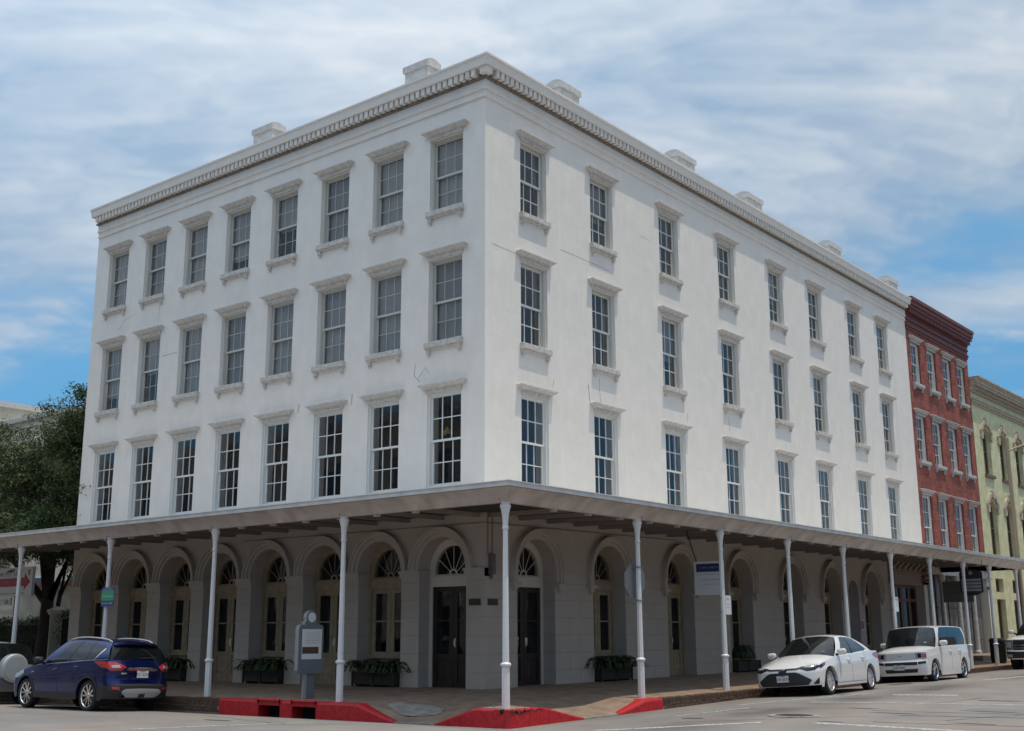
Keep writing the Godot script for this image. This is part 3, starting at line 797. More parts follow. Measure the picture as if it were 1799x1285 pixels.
func window(parent: Node, t: Transform3D, w: float, h: float, opt: Dictionary) -> MeshInstance3D:
	# sash window: frame > sashes, panes, hood, sill, shade behind; its origin is the middle of the sill
	var key := "%.2f %.2f %s" % [w, h, opt.get("style", "")]
	var rec: float = opt.get("recess", 0.14)
	var fm: Material = opt.get("frame", M.old_frame_paint)
	var o := put(shared("f" + key, func():
		var b := MB.new(); var d := 0.055
		b.box(-w, 0.0, -rec - 0.16, -w + d, h, -rec + 0.045); b.box(w - d, 0.0, -rec - 0.16, w, h, -rec + 0.045)
		b.box(-w + d, h - d, -rec - 0.16, w - d, h, -rec + 0.045); b.box(-w + d, 0.0, -rec - 0.16, w - d, 0.04, -rec + 0.03)
		return b), "window", fm, parent, t)
	var iw: float = w - 0.055; var y0 := 0.04; var y1: float = h - 0.055; var ym: float = lerpf(y0, y1, 0.495)
	put(shared("u" + key, func(): return sash_shape(iw, ym - 0.03, y1, -rec - 0.03, 3, 2, opt.get("bar", 0.024))), "upper_sash", opt.get("sash", M.frame_paint), o)
	put(shared("l" + key, func(): return sash_shape(iw, y0, ym + 0.03, -rec - 0.08, 3, 2, opt.get("bar", 0.024))), "lower_sash", opt.get("sash", M.frame_paint), o)
	for s in 2:
		var a: float = (ym - 0.03 if s == 0 else y0) + 0.055; var c: float = (y1 if s == 0 else ym + 0.03) - 0.05
		var z: float = -rec - (0.03 if s == 0 else 0.08)
		if opt.get("panes", false):
			var pw: float = (iw - 0.05) * 2.0 / 3.0; var ph := (c - a) / 2.0
			var m := shared("p%.3f %.3f" % [pw, ph], func(): return bx(-pw / 2 + 0.005, -ph / 2 + 0.005, -0.002, pw / 2 - 0.005, ph / 2 - 0.005, 0.002))
			for i in 3:
				for j in 2:
					var tilt := Basis.from_euler(Vector3(rng.randf_range(-0.006, 0.006), rng.randf_range(-0.006, 0.006), 0))
					put(m, "pane", M.glass, o, Transform3D(tilt, Vector3((i - 1) * pw, a + ph * (j + 0.5), z)))
		else:
			var m := shared("g%.3f %.3f" % [iw, c - a], func(): return bx(-iw + 0.05, 0, -0.002, iw - 0.05, c - a, 0.002))
			put(m, "sash_glass", M.glass, o, T(0, a, z))
	if opt.get("hood", true):
		put(shared("h%.2f" % w, func(): return hood_shape(w)), "hood", opt.get("trim", M.trim_paint), o, T(0, h, 0))
	if opt.get("sill", true):
		put(shared("s%.2f" % w, func(): return sill_shape(w)), "sill", opt.get("trim", M.trim_paint), o)
	var drop: float = opt.get("drop", 0.0)
	var bm: Material = opt.get("shade", M.room_dark)
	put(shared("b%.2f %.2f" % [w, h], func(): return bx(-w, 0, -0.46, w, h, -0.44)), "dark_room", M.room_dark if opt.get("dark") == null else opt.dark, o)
	if drop > 0.0:
		put(bx(-iw + 0.02, lerpf(h - 0.06, 0.05, drop), -rec - 0.145, iw - 0.02, h - 0.06, -rec - 0.14), "blind", bm, o)
	return o
func cornice_run(b: MB, prof: Array, la: float, lb: float):
	# profile of (out, y) swept along both fronts with a mitred corner, closed at both ends
	for i in prof.size() - 1:
		var p: Vector2 = prof[i]; var q: Vector2 = prof[i + 1]
		b.quad(Vector3(-la, p.y, p.x), Vector3(p.x, p.y, p.x), Vector3(q.x, q.y, q.x), Vector3(-la, q.y, q.x))
		b.quad(Vector3(p.x, p.y, p.x), Vector3(p.x, p.y, -lb), Vector3(q.x, q.y, -lb), Vector3(q.x, q.y, q.x))
		b.toward(Vector3(-la, p.y, -0.2), Vector3(-la, p.y, p.x), Vector3(-la, q.y, q.x), Vector3(-la, q.y, -0.2), Vector3(-1, 0, 0))
		b.toward(Vector3(-0.2, p.y, -lb), Vector3(p.x, p.y, -lb), Vector3(q.x, q.y, -lb), Vector3(-0.2, q.y, -lb), Vector3(0, 0, -1))
func white_building():
	rng.seed = 11
	var bd := thing("white_building", "big four-storey white painted corner building with dentil cornice and arches", "building")
	var wl := MB.new(); var wr := MB.new()
	var hl := []; var hr := []
	for r in 3:
		for c in CL: hl.append([-c - 0.58, ROWS[r][0], -c + 0.58, ROWS[r][1]])
		for c in CR: hr.append([c - 0.57, ROWS[r][0], c + 0.57, ROWS[r][1]])
	# arch zone 2.8 .. 4.12
	var arches := [CL, CR.slice(0, 7)]
	for f in 2:
		var b: MB = wl if f == 0 else wr
		var s := -1.0 if f == 0 else 1.0
		var A: Array = arches[f]
		var at := 0.0
		var end := LEN_L if f == 0 else 25.1
		for i in A.size():
			arch_zone(b, s * A[i], 0.78, 0.9, 2.8, 4.12, 0.5)
			var lo: float = at; var hi: float = A[i] - 0.9
			b.quad(Vector3(minf(s * lo, s * hi), 2.8, 0), Vector3(maxf(s * lo, s * hi), 2.8, 0), Vector3(maxf(s * lo, s * hi), 4.12, 0), Vector3(minf(s * lo, s * hi), 4.12, 0))
			at = A[i] + 0.9
		b.quad(Vector3(minf(s * at, s * end), 2.8, 0), Vector3(maxf(s * at, s * end), 2.8, 0), Vector3(maxf(s * at, s * end), 4.12, 0), Vector3(minf(s * at, s * end), 4.12, 0))
	put(wl, "arcade_wall", M.shaded_wall_paint, bd, face_left()); put(wr, "arcade_wall", M.shaded_wall_paint, bd, face_right())
	wl = MB.new(); wr = MB.new()
	sheet(wl, hl, -LEN_L, 0, 4.12, 15.2, 0.44)
	sheet(wr, hr, 0, LEN_R, 4.12, 15.2, 0.44)
	# end wall, back walls and roof close the box
	wl.quad(Vector3(-LEN_L, -0.4, -14), Vector3(-LEN_L, -0.4, 0), Vector3(-LEN_L, 15.2, 0), Vector3(-LEN_L, 15.2, -14))
	wl.box(-LEN_L, -0.4, -14.2, -12, 15.2, -14.0)
	wr.box(14.0, -0.4, -12.2, LEN_R, 15.2, -12.0)
	wr.quad(Vector3(LEN_R, 4.0, 0), Vector3(LEN_R, 4.0, -12), Vector3(LEN_R, 15.2, -12), Vector3(LEN_R, 15.2, 0))
	put(wl, "wall", M.wall_paint, bd, face_left()); var wall_r := put(wr, "wall", M.wall_paint, bd, face_right())
	var rf := MB.new()
	rf.box(-LEN_L, 15.3, -14, -0.3, 15.4, -0.3); rf.box(-12, 15.3, -LEN_R, -0.3, 15.4, -14.0)
	put(rf, "roof", M.roof_tar, bd)
	# piers: blocks of stone with open joints over a recessed core
	var faces := [[face_left(), -1.0, LEN_L, CL], [face_right(), 1.0, 25.1, CR.slice(0, 7)]]
	for f in faces:
		var core := MB.new()
		var at := 0.0
		var n: int = f[3].size()
		for i in n + 1:
			var lo: float = at; var hi: float = (f[3][i] - 0.77) if i < n else f[2]
			at = f[3][i] + 0.77 if i < n else 0.0
			var x0: float = minf(f[1] * lo, f[1] * hi); var x1: float = maxf(f[1] * lo, f[1] * hi)
			core.box(x0 + 0.006, -0.5, -0.52, x1 - 0.006, 2.8, -0.007)
			var y := 0.36
			var k := 0
			var prevy := -0.5
			while prevy < 2.79:
				var top := minf(y, 2.8)
				# every second course of a wide pier is two stones
				var cuts := [x0, x1]
				if x1 - x0 > 1.2: cuts = [x0, lerpf(x0, x1, 0.36 if k % 2 else 0.64), x1]
				for q in cuts.size() - 1:
					var m := MB.new()
					m.cbox(cuts[q] + (0.0 if q == 0 else 0.003), prevy + 0.003, -0.5, cuts[q + 1] - (0.0 if q == cuts.size() - 2 else 0.003), top - 0.003, rng.randf_range(-0.002, 0.002), 0.004)
					put(m, "stone_block", M.shaded_wall_paint, bd, f[0])
				prevy = top; y += 0.43; k += 1
				if 2.8 - y < 0.12 and y < 2.8: y = 2.8
		put(core, "joint_core", M.stain, bd, f[0])
	# mouldings round the arches
	for i in CL.size():
		_arch(bd, face_left() * T(-CL[i], 0, 0), ["dark", "window", "door", "window", "door", "window", "door", "window"][i], false)
	for i in 7:
		_arch(bd, face_right() * T(CR[i], 0, 0), ["dark", "window", "door", "window", "door", "window", "door"][i], true)
	# impost bands on the left piers
	var at2 := 0.0
	for i in 9:
		var lo := at2; var hi: float = CL[i] - 0.77 if i < 8 else LEN_L
		if i < 8: at2 = CL[i] + 0.77
		var m := MB.new()
		var e0 := 0.03 if i > 0 else 0.0
		var e1 := 0.03
		for l in [[2.60, 2.64, 0.02], [2.64, 2.74, 0.045], [2.74, 2.80, 0.075]]:
			m.box(-hi - e1 * (l[2] / 0.045), l[0], -0.30, -lo + e0 * (l[2] / 0.045), l[1], l[2])
		put(m, "impost", M.shaded_wall_paint, bd)
	# blank narrow niche on the right front
	var ni := MB.new(); ni.box(-0.42, 0.0, -0.02, 0.42, 2.75, 0.012); ni.prism(_half_disc(0.42, 2.75), -0.02, 0.012)
	put(ni, "blocked_niche", M.panel_grey, bd, face_right() * T(21.55, 0, 0))
	# windows
	for r in 3:
		for i in 8:
			var o := {"recess": 0.15 if r > 0 else 0.10, "panes": true, "sill": r > 0}
			if r == 0: o.frame = M.frame_paint; o.dark = [M.room_dark, M.room_brown][i % 2]
			else:
				o.sash = M.old_frame_paint; o.bar = 0.015; o.style = "thin"
				o.drop = [1.0, 1.0, 0.97, 0.55, 1.0, 1.0, 0.8, 1.0][(i * 3 + r) % 8]; o.shade = [M.blind, M.blind_pale, M.blind_dark, M.blind][(i + r * 2) % 4]
			window(bd, face_left() * T(-CL[i], ROWS[r][0], 0), 0.58, ROWS[r][1] - ROWS[r][0], o)
		for i in 8:
			var o := {"recess": 0.15 if r > 0 else 0.10, "sill": r > 0, "dark": M.room_sky_tint}
			if r == 0: o.frame = M.frame_paint
			if (i + r) % 3 == 0 and r > 0: o.drop = 0.6; o.shade = M.blind_dark
			window(bd, face_right() * T(CR[i], ROWS[r][0], 0), 0.57, ROWS[r][1] - ROWS[r][0], o)
	# cornice
	var c1 := MB.new()
	cornice_run(c1, [Vector2(0.0, 14.905), Vector2(0.05, 14.915), Vector2(0.05, 14.955), Vector2(0.03, 14.965), Vector2(0.03, 15.10), Vector2(0.085, 15.115), Vector2(0.085, 15.155), Vector2(0.06, 15.17), Vector2(0.06, 15.37)], LEN_L, LEN_R)
	cornice_run(c1, [Vector2(0.06, 15.61), Vector2(0.325, 15.62), Vector2(0.335, 15.66), Vector2(0.36, 15.83), Vector2(0.40, 15.85), Vector2(0.40, 15.895), Vector2(0.36, 15.91), Vector2(-0.45, 15.91), Vector2(-0.45, 15.2)], LEN_L + 0.05, LEN_R)
	var cn := put(c1, "cornice", M.wall_paint, bd)
	var c2 := MB.new()
	cornice_run(c2, [Vector2(0.055, 15.37), Vector2(0.15, 15.385), Vector2(0.15, 15.42), Vector2(0.10, 15.43), Vector2(0.10, 15.615)], LEN_L + 0.02, LEN_R)
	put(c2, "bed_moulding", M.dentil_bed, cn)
	var dm := MB.new(); dm.box(-0.064, 15.425, 0.09, 0.064, 15.615, 0.29)
	var dmesh := dm.mesh()
	var nl := 89; var nr := 146
	for i in nl: put(dmesh, "dentil", M.dentil_paint, cn, T(-0.18 - i * 0.1985, 0, 0))
	for i in nr: put(dmesh, "dentil", M.dentil_paint, cn, T(0, 0, -0.18 - i * 0.1985, 90))
	put(bx(0.05, 15.425, 0.05, 0.29, 15.615, 0.29), "dentil", M.dentil_paint, cn)
	# chimneys standing on the parapet
	for c in [[-2.62, -0.35, 0.86, 0], [-9.2, -0.35, 0.9, 0], [-0.35, -3.95, 0.92, 1], [-0.35, -10.5, 1.1, 1], [-0.35, -15.35, 1.1, 1], [-0.35, -22.35, 1.1, 1], [-0.35, -28.55, 1.0, 1]]:
		var m := MB.new(); var hw: float = c[2] / 2
		m.box(-hw, 15.5, -0.22, hw, 16.58, 0.22)
		m.box(-hw - 0.05, 16.56, -0.27, hw + 0.05, 16.74, 0.27)
		var pr := PackedVector2Array()
		for q in 9: pr.append(Vector2(lerpf(-0.27, 0.27, q / 8.0), 16.738 + 0.07 * sin(PI * q / 8.0)))
		var cp := MB.new(); cp.prism(pr, -hw - 0.05, hw + 0.05)
		m.add(cp, Transform3D(Basis(Vector3.UP, PI / 2), Vector3.ZERO))
		put(m, "chimney", M.chimney_paint, bd, T(c[0], 0, c[1], 90 * c[3]))
	# hairline cracks in the paint
	for q in CRACK_LINES:
		var m := MB.new(); var tf: Transform3D = face_left() if q[0] == 0 else face_right()
		var pts: Array = q[1]
		for i in pts.size() - 1:
			var a := Vector3(pts[i].x, pts[i].y, 0.004); var d := Vector3(pts[i + 1].x, pts[i + 1].y, 0.004)
			var s: Vector3 = (d - a).normalized().cross(Vector3.BACK) * q[2]
			m.toward(a + s, d + s * 0.7, d - s * 0.7, a - s, Vector3.BACK)
		put(m, "hairline_crack", M.stain, bd, tf)
	# plaques, bell box and conduits by the corner
	put(bx(-0.47, 1.92, 0.0, -0.11, 2.07, 0.02), "plaque", M.plaque_bronze, bd)
	put(bx(0.12, 1.92, 0.0, 0.48, 2.07, 0.02), "plaque", M.plaque_bronze, bd, face_right())
	var bell := MB.new(); bell.box(-0.055, 2.64, 0.0, 0.055, 3.12, 0.14); bell.box(-0.025, 2.54, 0.02, 0.025, 2.64, 0.08)
	put(bell, "bell_box", M.panel_grey, bd, face_right() * T(0.2, 0, 0))
	var cd := MB.new()
	cd.tube([Vector3(0.11, 3.1, 0.02), Vector3(0.11, 4.3, 0.02)], [0.014, 0.014], 6); cd.tube([Vector3(0.28, 3.1, 0.02), Vector3(0.28, 4.3, 0.02)], [0.014, 0.014], 6)
	cd.tube([Vector3(0.0, 3.86, 0.02), Vector3(8.8, 3.93, 0.02)], [0.011, 0.011], 5)
	put(cd, "conduit", M.rafter_paint, bd, face_right())
	var cd2 := MB.new(); cd2.tube([Vector3(0.0, 3.86, 0.02), Vector3(-9.0, 3.86, 0.02)], [0.011, 0.011], 5)
	put(cd2, "conduit", M.rafter_paint, bd)
	_shopfront(bd, 25.1, 29.1, true)
const CRACK_LINES := [
	[1, [Vector2(4.98, 8.22), Vector2(4.96, 7.9), Vector2(5.02, 7.5)], 0.007], [1, [Vector2(4.42, 7.95), Vector2(4.47, 7.6), Vector2(4.5, 7.45)], 0.010],
	[1, [Vector2(9.55, 8.3), Vector2(9.54, 7.9)], 0.006], [1, [Vector2(9.75, 7.9), Vector2(9.73, 7.6)], 0.006], [1, [Vector2(2.85, 7.85), Vector2(2.78, 7.6)], 0.006],
	[1, [Vector2(27.4, 13.6), Vector2(27.42, 11.0), Vector2(27.38, 7.9)], 0.006], [1, [Vector2(0.3, 10.95), Vector2(1.3, 10.93)], 0.006], [1, [Vector2(12.4, 8.15), Vector2(12.42, 7.7)], 0.005],
	[1, [Vector2(3.2, 11.55), Vector2(5.6, 11.52)], 0.005], [1, [Vector2(7.3, 13.05), Vector2(7.9, 13.03)], 0.005],
	[0, [Vector2(-2.2, 7.6), Vector2(-2.4, 7.8), Vector2(-2.35, 8.1)], 0.007], [0, [Vector2(-13.6, 10.0), Vector2(-12.8, 10.02)], 0.008], [0, [Vector2(-4.7, 7.6), Vector2(-4.72, 7.3)], 0.012], [0, [Vector2(-6.85, 7.6), Vector2(-6.9, 7.35)], 0.012],
	[0, [Vector2(-2.25, 7.7), Vector2(-2.0, 7.95), Vector2(-1.85, 7.75)], 0.005], [0, [Vector2(-13.9, 11.9), Vector2(-13.95, 11.2)], 0.006], [0, [Vector2(-16.2, 11.3), Vector2(-15.9, 11.6), Vector2(-15.3, 11.7)], 0.005],
]
func _half_disc(r: float, y: float, n := 14) -> PackedVector2Array:
	var p := PackedVector2Array()
	for i in n + 1: p.append(Vector2(r * cos(PI * i / n), y + r * sin(PI * i / n)))
	return p
func _arch(bd: Node, t: Transform3D, style: String, right: bool):
	# the hood mould stands on the building; the joinery is one doorway part with its pieces
	var sp := 2.8
	put(shared("arch_mould%s" % right, func():
		var m := MB.new()
		arc_band(m, 0.785, 0.88, -0.02, 0.05, sp); arc_band(m, 0.88, 0.97, -0.02, 0.11, sp); arc_band(m, 0.97, 1.03, -0.02, 0.16, sp)
		if right:
			for s in [-1, 1]:
				m.box(minf(s * 0.785, s * 0.89), 2.5, -0.02, maxf(s * 0.785, s * 0.89), sp, 0.05)
				m.box(minf(s * 0.89, s * 0.99), 2.5, -0.02, maxf(s * 0.89, s * 0.99), sp, 0.095)
				m.box(minf(s * 0.99, s * 1.03), 2.5, -0.02, maxf(s * 0.99, s * 1.03), sp, 0.12)
				m.box(minf(s * 0.76, s * 1.07), 2.42, -0.02, maxf(s * 0.76, s * 1.07), 2.5, 0.14)
				m.loft([[s * 0.92 - 0.07, 2.24, s * 0.92 + 0.07, 2.42, -0.02], [s * 0.92 - 0.07, 2.34, s * 0.92 + 0.07, 2.42, 0.1]])
		return m), "arch_moulding", M.shaded_wall_paint, bd, t)
	var wood: Material = M.beige_wood if style != "dark" else M.cream_paint
	var z := -0.42
	var d := put(shared("jamb" + style, func():
		var m := MB.new()
		m.box(-0.77, -0.3, z - 0.1, -0.68, sp, z + 0.03); m.box(0.68, -0.3, z - 0.1, 0.77, sp, z + 0.03)
		m.box(-0.68, 2.40, z - 0.1, 0.68, 2.62, z + 0.05); m.box(-0.7, 2.60, z - 0.1, 0.7, 2.66, z + 0.075)
		arc_band(m, 0.60, 0.78, z - 0.1, z + 0.03, sp, 18)
		m.box(-0.68, 2.66, z - 0.1, -0.60, sp, z + 0.03); m.box(0.60, 2.66, z - 0.1, 0.68, sp, z + 0.03)
		return m), "doorway", wood, bd, t)
	put(shared("fan", func():
		var m := MB.new()
		for k in 5:
			var a := PI * (k + 1) / 6.0
			m.tube([Vector3(0.1 * cos(a), 2.70 + 0.1 * sin(a), z), Vector3(0.61 * cos(a), 2.79 + 0.61 * sin(a), z)], [0.013, 0.013], 4)
		arc_band(m, 0.09, 0.13, z - 0.01, z + 0.02, 2.70, 8)
		m.box(-0.6, 2.66, z - 0.02, 0.6, 2.70, z + 0.02)
		return m), "fan_bars", wood, d)
	put(shared("fang", func():
		var m := MB.new(); m.prism(_half_disc(0.61, sp), z - 0.035, z - 0.03); m.box(-0.6, 2.68, z - 0.035, 0.6, sp, z - 0.03)
		return m), "fan_glass", M.glass, d)
	put(shared("doorback", func():
		var m := MB.new(); m.box(-0.78, -0.3, z - 0.62, 0.78, 3.6, z - 0.6); m.box(-0.82, -0.3, z - 0.6, -0.78, 3.6, z - 0.1); m.box(0.78, -0.3, z - 0.6, 0.82, 3.6, z - 0.1); m.box(-0.78, -0.32, z - 0.6, 0.78, -0.28, z - 0.1)
		return m), "dark_room", M.room_dark, d)
	for s in [-1, 1]:
		var lf := put(shared("leaf%s%d" % [style, s], func():
			var m := MB.new()
			var x0: float = 0.005 if s > 0 else -0.675; var x1: float = 0.675 if s > 0 else -0.005
			var st := 0.13; var gy := 0.82 if style == "window" else 0.78
			m.box(x0, -0.06, z - 0.04, x0 + st, 2.4, z); m.box(x1 - st, -0.06, z - 0.04, x1, 2.4, z)
			m.box(x0 + st, 2.28, z - 0.04, x1 - st, 2.4, z); m.box(x0 + st, 1.56, z - 0.035, x1 - st, 1.60, z - 0.004)
			m.box(x0 + st, gy - 0.1, z - 0.04, x1 - st, gy, z); m.box(x0 + st, -0.06, z - 0.04, x1 - st, 0.12, z)
			m.box(x0 + st, 0.12, z - 0.04, x1 - st, gy - 0.1, z - 0.022)
			m.cbox(x0 + st + 0.05, 0.2, z - 0.03, x1 - st - 0.05, gy - 0.18, z - 0.008, 0.012)
			return m), "door_leaf" if style != "window" else "casement", M.dark_door if style == "dark" else M.beige_wood, d)
		for k in 2:
			put(shared("lg%s%d%d" % [style, s, k], func():
				var gy := 0.82 if style == "window" else 0.78
				var x0: float = 0.135 if s > 0 else -0.545; var x1: float = 0.545 if s > 0 else -0.135
				return bx(x0, gy if k == 0 else 1.6, z - 0.024, x1, 1.56 if k == 0 else 2.28, z - 0.02)), "pane", M.glass, d)
	if style == "window":
		put(shared("wsill", func(): return bx(-0.68, 0.66, z - 0.02, 0.68, 0.72, z + 0.08)), "sill", M.beige_wood, d)
	else:
		put(shared("dh", func():
			var m := MB.new(); m.tube([Vector3(0.07, 0.98, z + 0.045), Vector3(0.07, 1.12, z + 0.045)], [0.012, 0.012], 6); m.box(0.05, 0.94, z, 0.09, 1.16, z + 0.012)
			return m), "door_handle", M.chrome, d)
func _capital(b: MB, x: float, w: float, y0: float, y1: float):
	# ornate capital: bell of curling leaves under an abacus
	b.loft([[x - w * 0.5, y0, x + w * 0.5, y0 + 0.06, -0.1], [x - w * 0.55, y0, x + w * 0.55, y0 + 0.06, 0.14]])
	for k in 3:
		var y := lerpf(y0 + 0.08, y1 - 0.1, k / 2.0)
		for q in 4:
			var xx := x + w * (0.42 + 0.06 * k) * lerpf(-1, 1, q / 3.0)
			b.tube([Vector3(xx, y - 0.06, 0.10), Vector3(xx, y + 0.05, 0.15 + 0.03 * k), Vector3(xx * 0.97 + x * 0.03, y + 0.11, 0.21 + 0.04 * k), Vector3(xx, y + 0.07, 0.25 + 0.04 * k)], [0.05, 0.055, 0.04, 0.012], 6)
	b.box(x - w * 0.45, y0, -0.1, x + w * 0.45, y1, 0.1)
	b.box(x - w * 0.72, y1 - 0.08, -0.1, x + w * 0.72, y1, 0.3)
func _shopfront(parent: Node, a: float, b: float, brown: bool):
	# bracketed shop front on the right street between two pilasters
	var fr := face_right()
	var m := MB.new()
	if brown:
		m.box(a, 3.15, -0.3, b, 3.62, 0.06); m.box(a, 3.62, -0.3, b, 3.7, 0.12); m.box(a, 3.7, -0.3, b, 4.06, 0.08); m.box(a, 4.06, -0.3, b, 4.2, 0.42); m.box(a, 4.2, -0.3, b, 4.5, 0.5)
		for i in 7:
			var x := lerpf(a + 0.25, b - 0.2, i / 6.0)
			m.loft([[x - 0.09, 3.72, x + 0.09, 4.06, 0.05], [x - 0.09, 3.86, x + 0.09, 4.06, 0.22], [x - 0.09, 3.98, x + 0.09, 4.06, 0.36]])
		put(m, "shop_cornice", M.rose_paint, parent, fr)
		var p := MB.new(); p.box(b - 0.36, -0.3, -0.3, b + 0.02, 3.2, 0.10); p.box(b - 0.4, -0.3, -0.3, b + 0.05, 0.25, 0.14); p.box(a, -0.3, -0.3, a + 0.3, 3.2, 0.08)
		put(p, "pilaster", M.cream_paint, parent, fr)
		var cp := MB.new(); _capital(cp, b - 0.17, 0.4, 3.2, 3.78)
		put(cp, "capital", M.rose_paint, parent, fr)
		put(bx(a + 0.3, -0.3, -0.6, b - 0.36, 3.15, -0.5), "dark_room", M.room_brown, parent, fr)
		for i in 4:
			var x := lerpf(a + 0.3, b - 0.36, i / 4.0); var x2 := lerpf(a + 0.3, b - 0.36, (i + 1) / 4.0)
			var l := MB.new()
			l.box(x + 0.01, -0.2, -0.34, x + 0.13, 3.15, -0.26); l.box(x2 - 0.13, -0.2, -0.34, x2 - 0.01, 3.15, -0.26); l.box(x + 0.13, 2.5, -0.34, x2 - 0.13, 2.62, -0.26); l.box(x + 0.13, -0.2, -0.34, x2 - 0.13, 0.7, -0.28); l.box(x + 0.13, 3.05, -0.34, x2 - 0.13, 3.15, -0.26)
			put(l, "door_leaf", M.brown_paint, parent, fr)
			put(bx(x + 0.13, 0.7, -0.31, x2 - 0.13, 2.5, -0.305), "pane", M.car_glass_clear, parent, fr)
			put(bx(x + 0.13, 2.62, -0.31, x2 - 0.13, 3.05, -0.305), "pane", M.car_glass_clear, parent, fr)
	else:
		m.box(a, 3.72, -0.3, b, 4.30, 0.08); m.box(a, 4.30, -0.3, b, 4.36, 0.2); m.box(a, 4.36, -0.3, b, 4.52, 0.38)
		put(m, "shop_fascia", M.white_stone, parent, fr)
		var p := MB.new(); p.box(b - 0.36, -0.2, -0.3, b, 3.2, 0.12); p.box(b - 0.42, -0.2, -0.3, b + 0.02, 0.4, 0.16)
		put(p, "pilaster", M.cream_paint, parent, fr)
		var cp := MB.new(); _capital(cp, b - 0.18, 0.44, 3.2, 4.2)
		put(cp, "capital", M.cream_paint, parent, fr)
		var pm := MB.new()
		for i in 5:
			var x := lerpf(a + 0.1, b - 0.36, i / 5.0); var x2 := lerpf(a + 0.1, b - 0.36, (i + 1) / 5.0)
			for k in 3:
				put(shared("sp%d" % k, func(): return bx(0.02, [-0.2, 0.9, 2.3][k] + 0.01, -0.3, 1.4, [0.9, 2.3, 3.72][k] - 0.01, -0.2)), "panel", M.panel_grey, parent, fr * T(x, 0, 0))
			if i > 0:
				var cl := MB.new(); cl.lathe([Vector2(0.17, 0.1), Vector2(0.17, 0.38), Vector2(0.12, 0.44), Vector2(0.10, 3.3), Vector2(0.12, 3.32), Vector2(0.16, 3.5), Vector2(0.19, 3.72)], 14)
				if i < 4: put(cl, "column", M.white_stone, parent, fr * T(a + 1.75 + 2.07 * (i - 1), 0, 0.05))
		put(bx(a, -0.3, -0.34, b, 3.72, -0.31), "dark_room", M.room_dark, parent, fr)
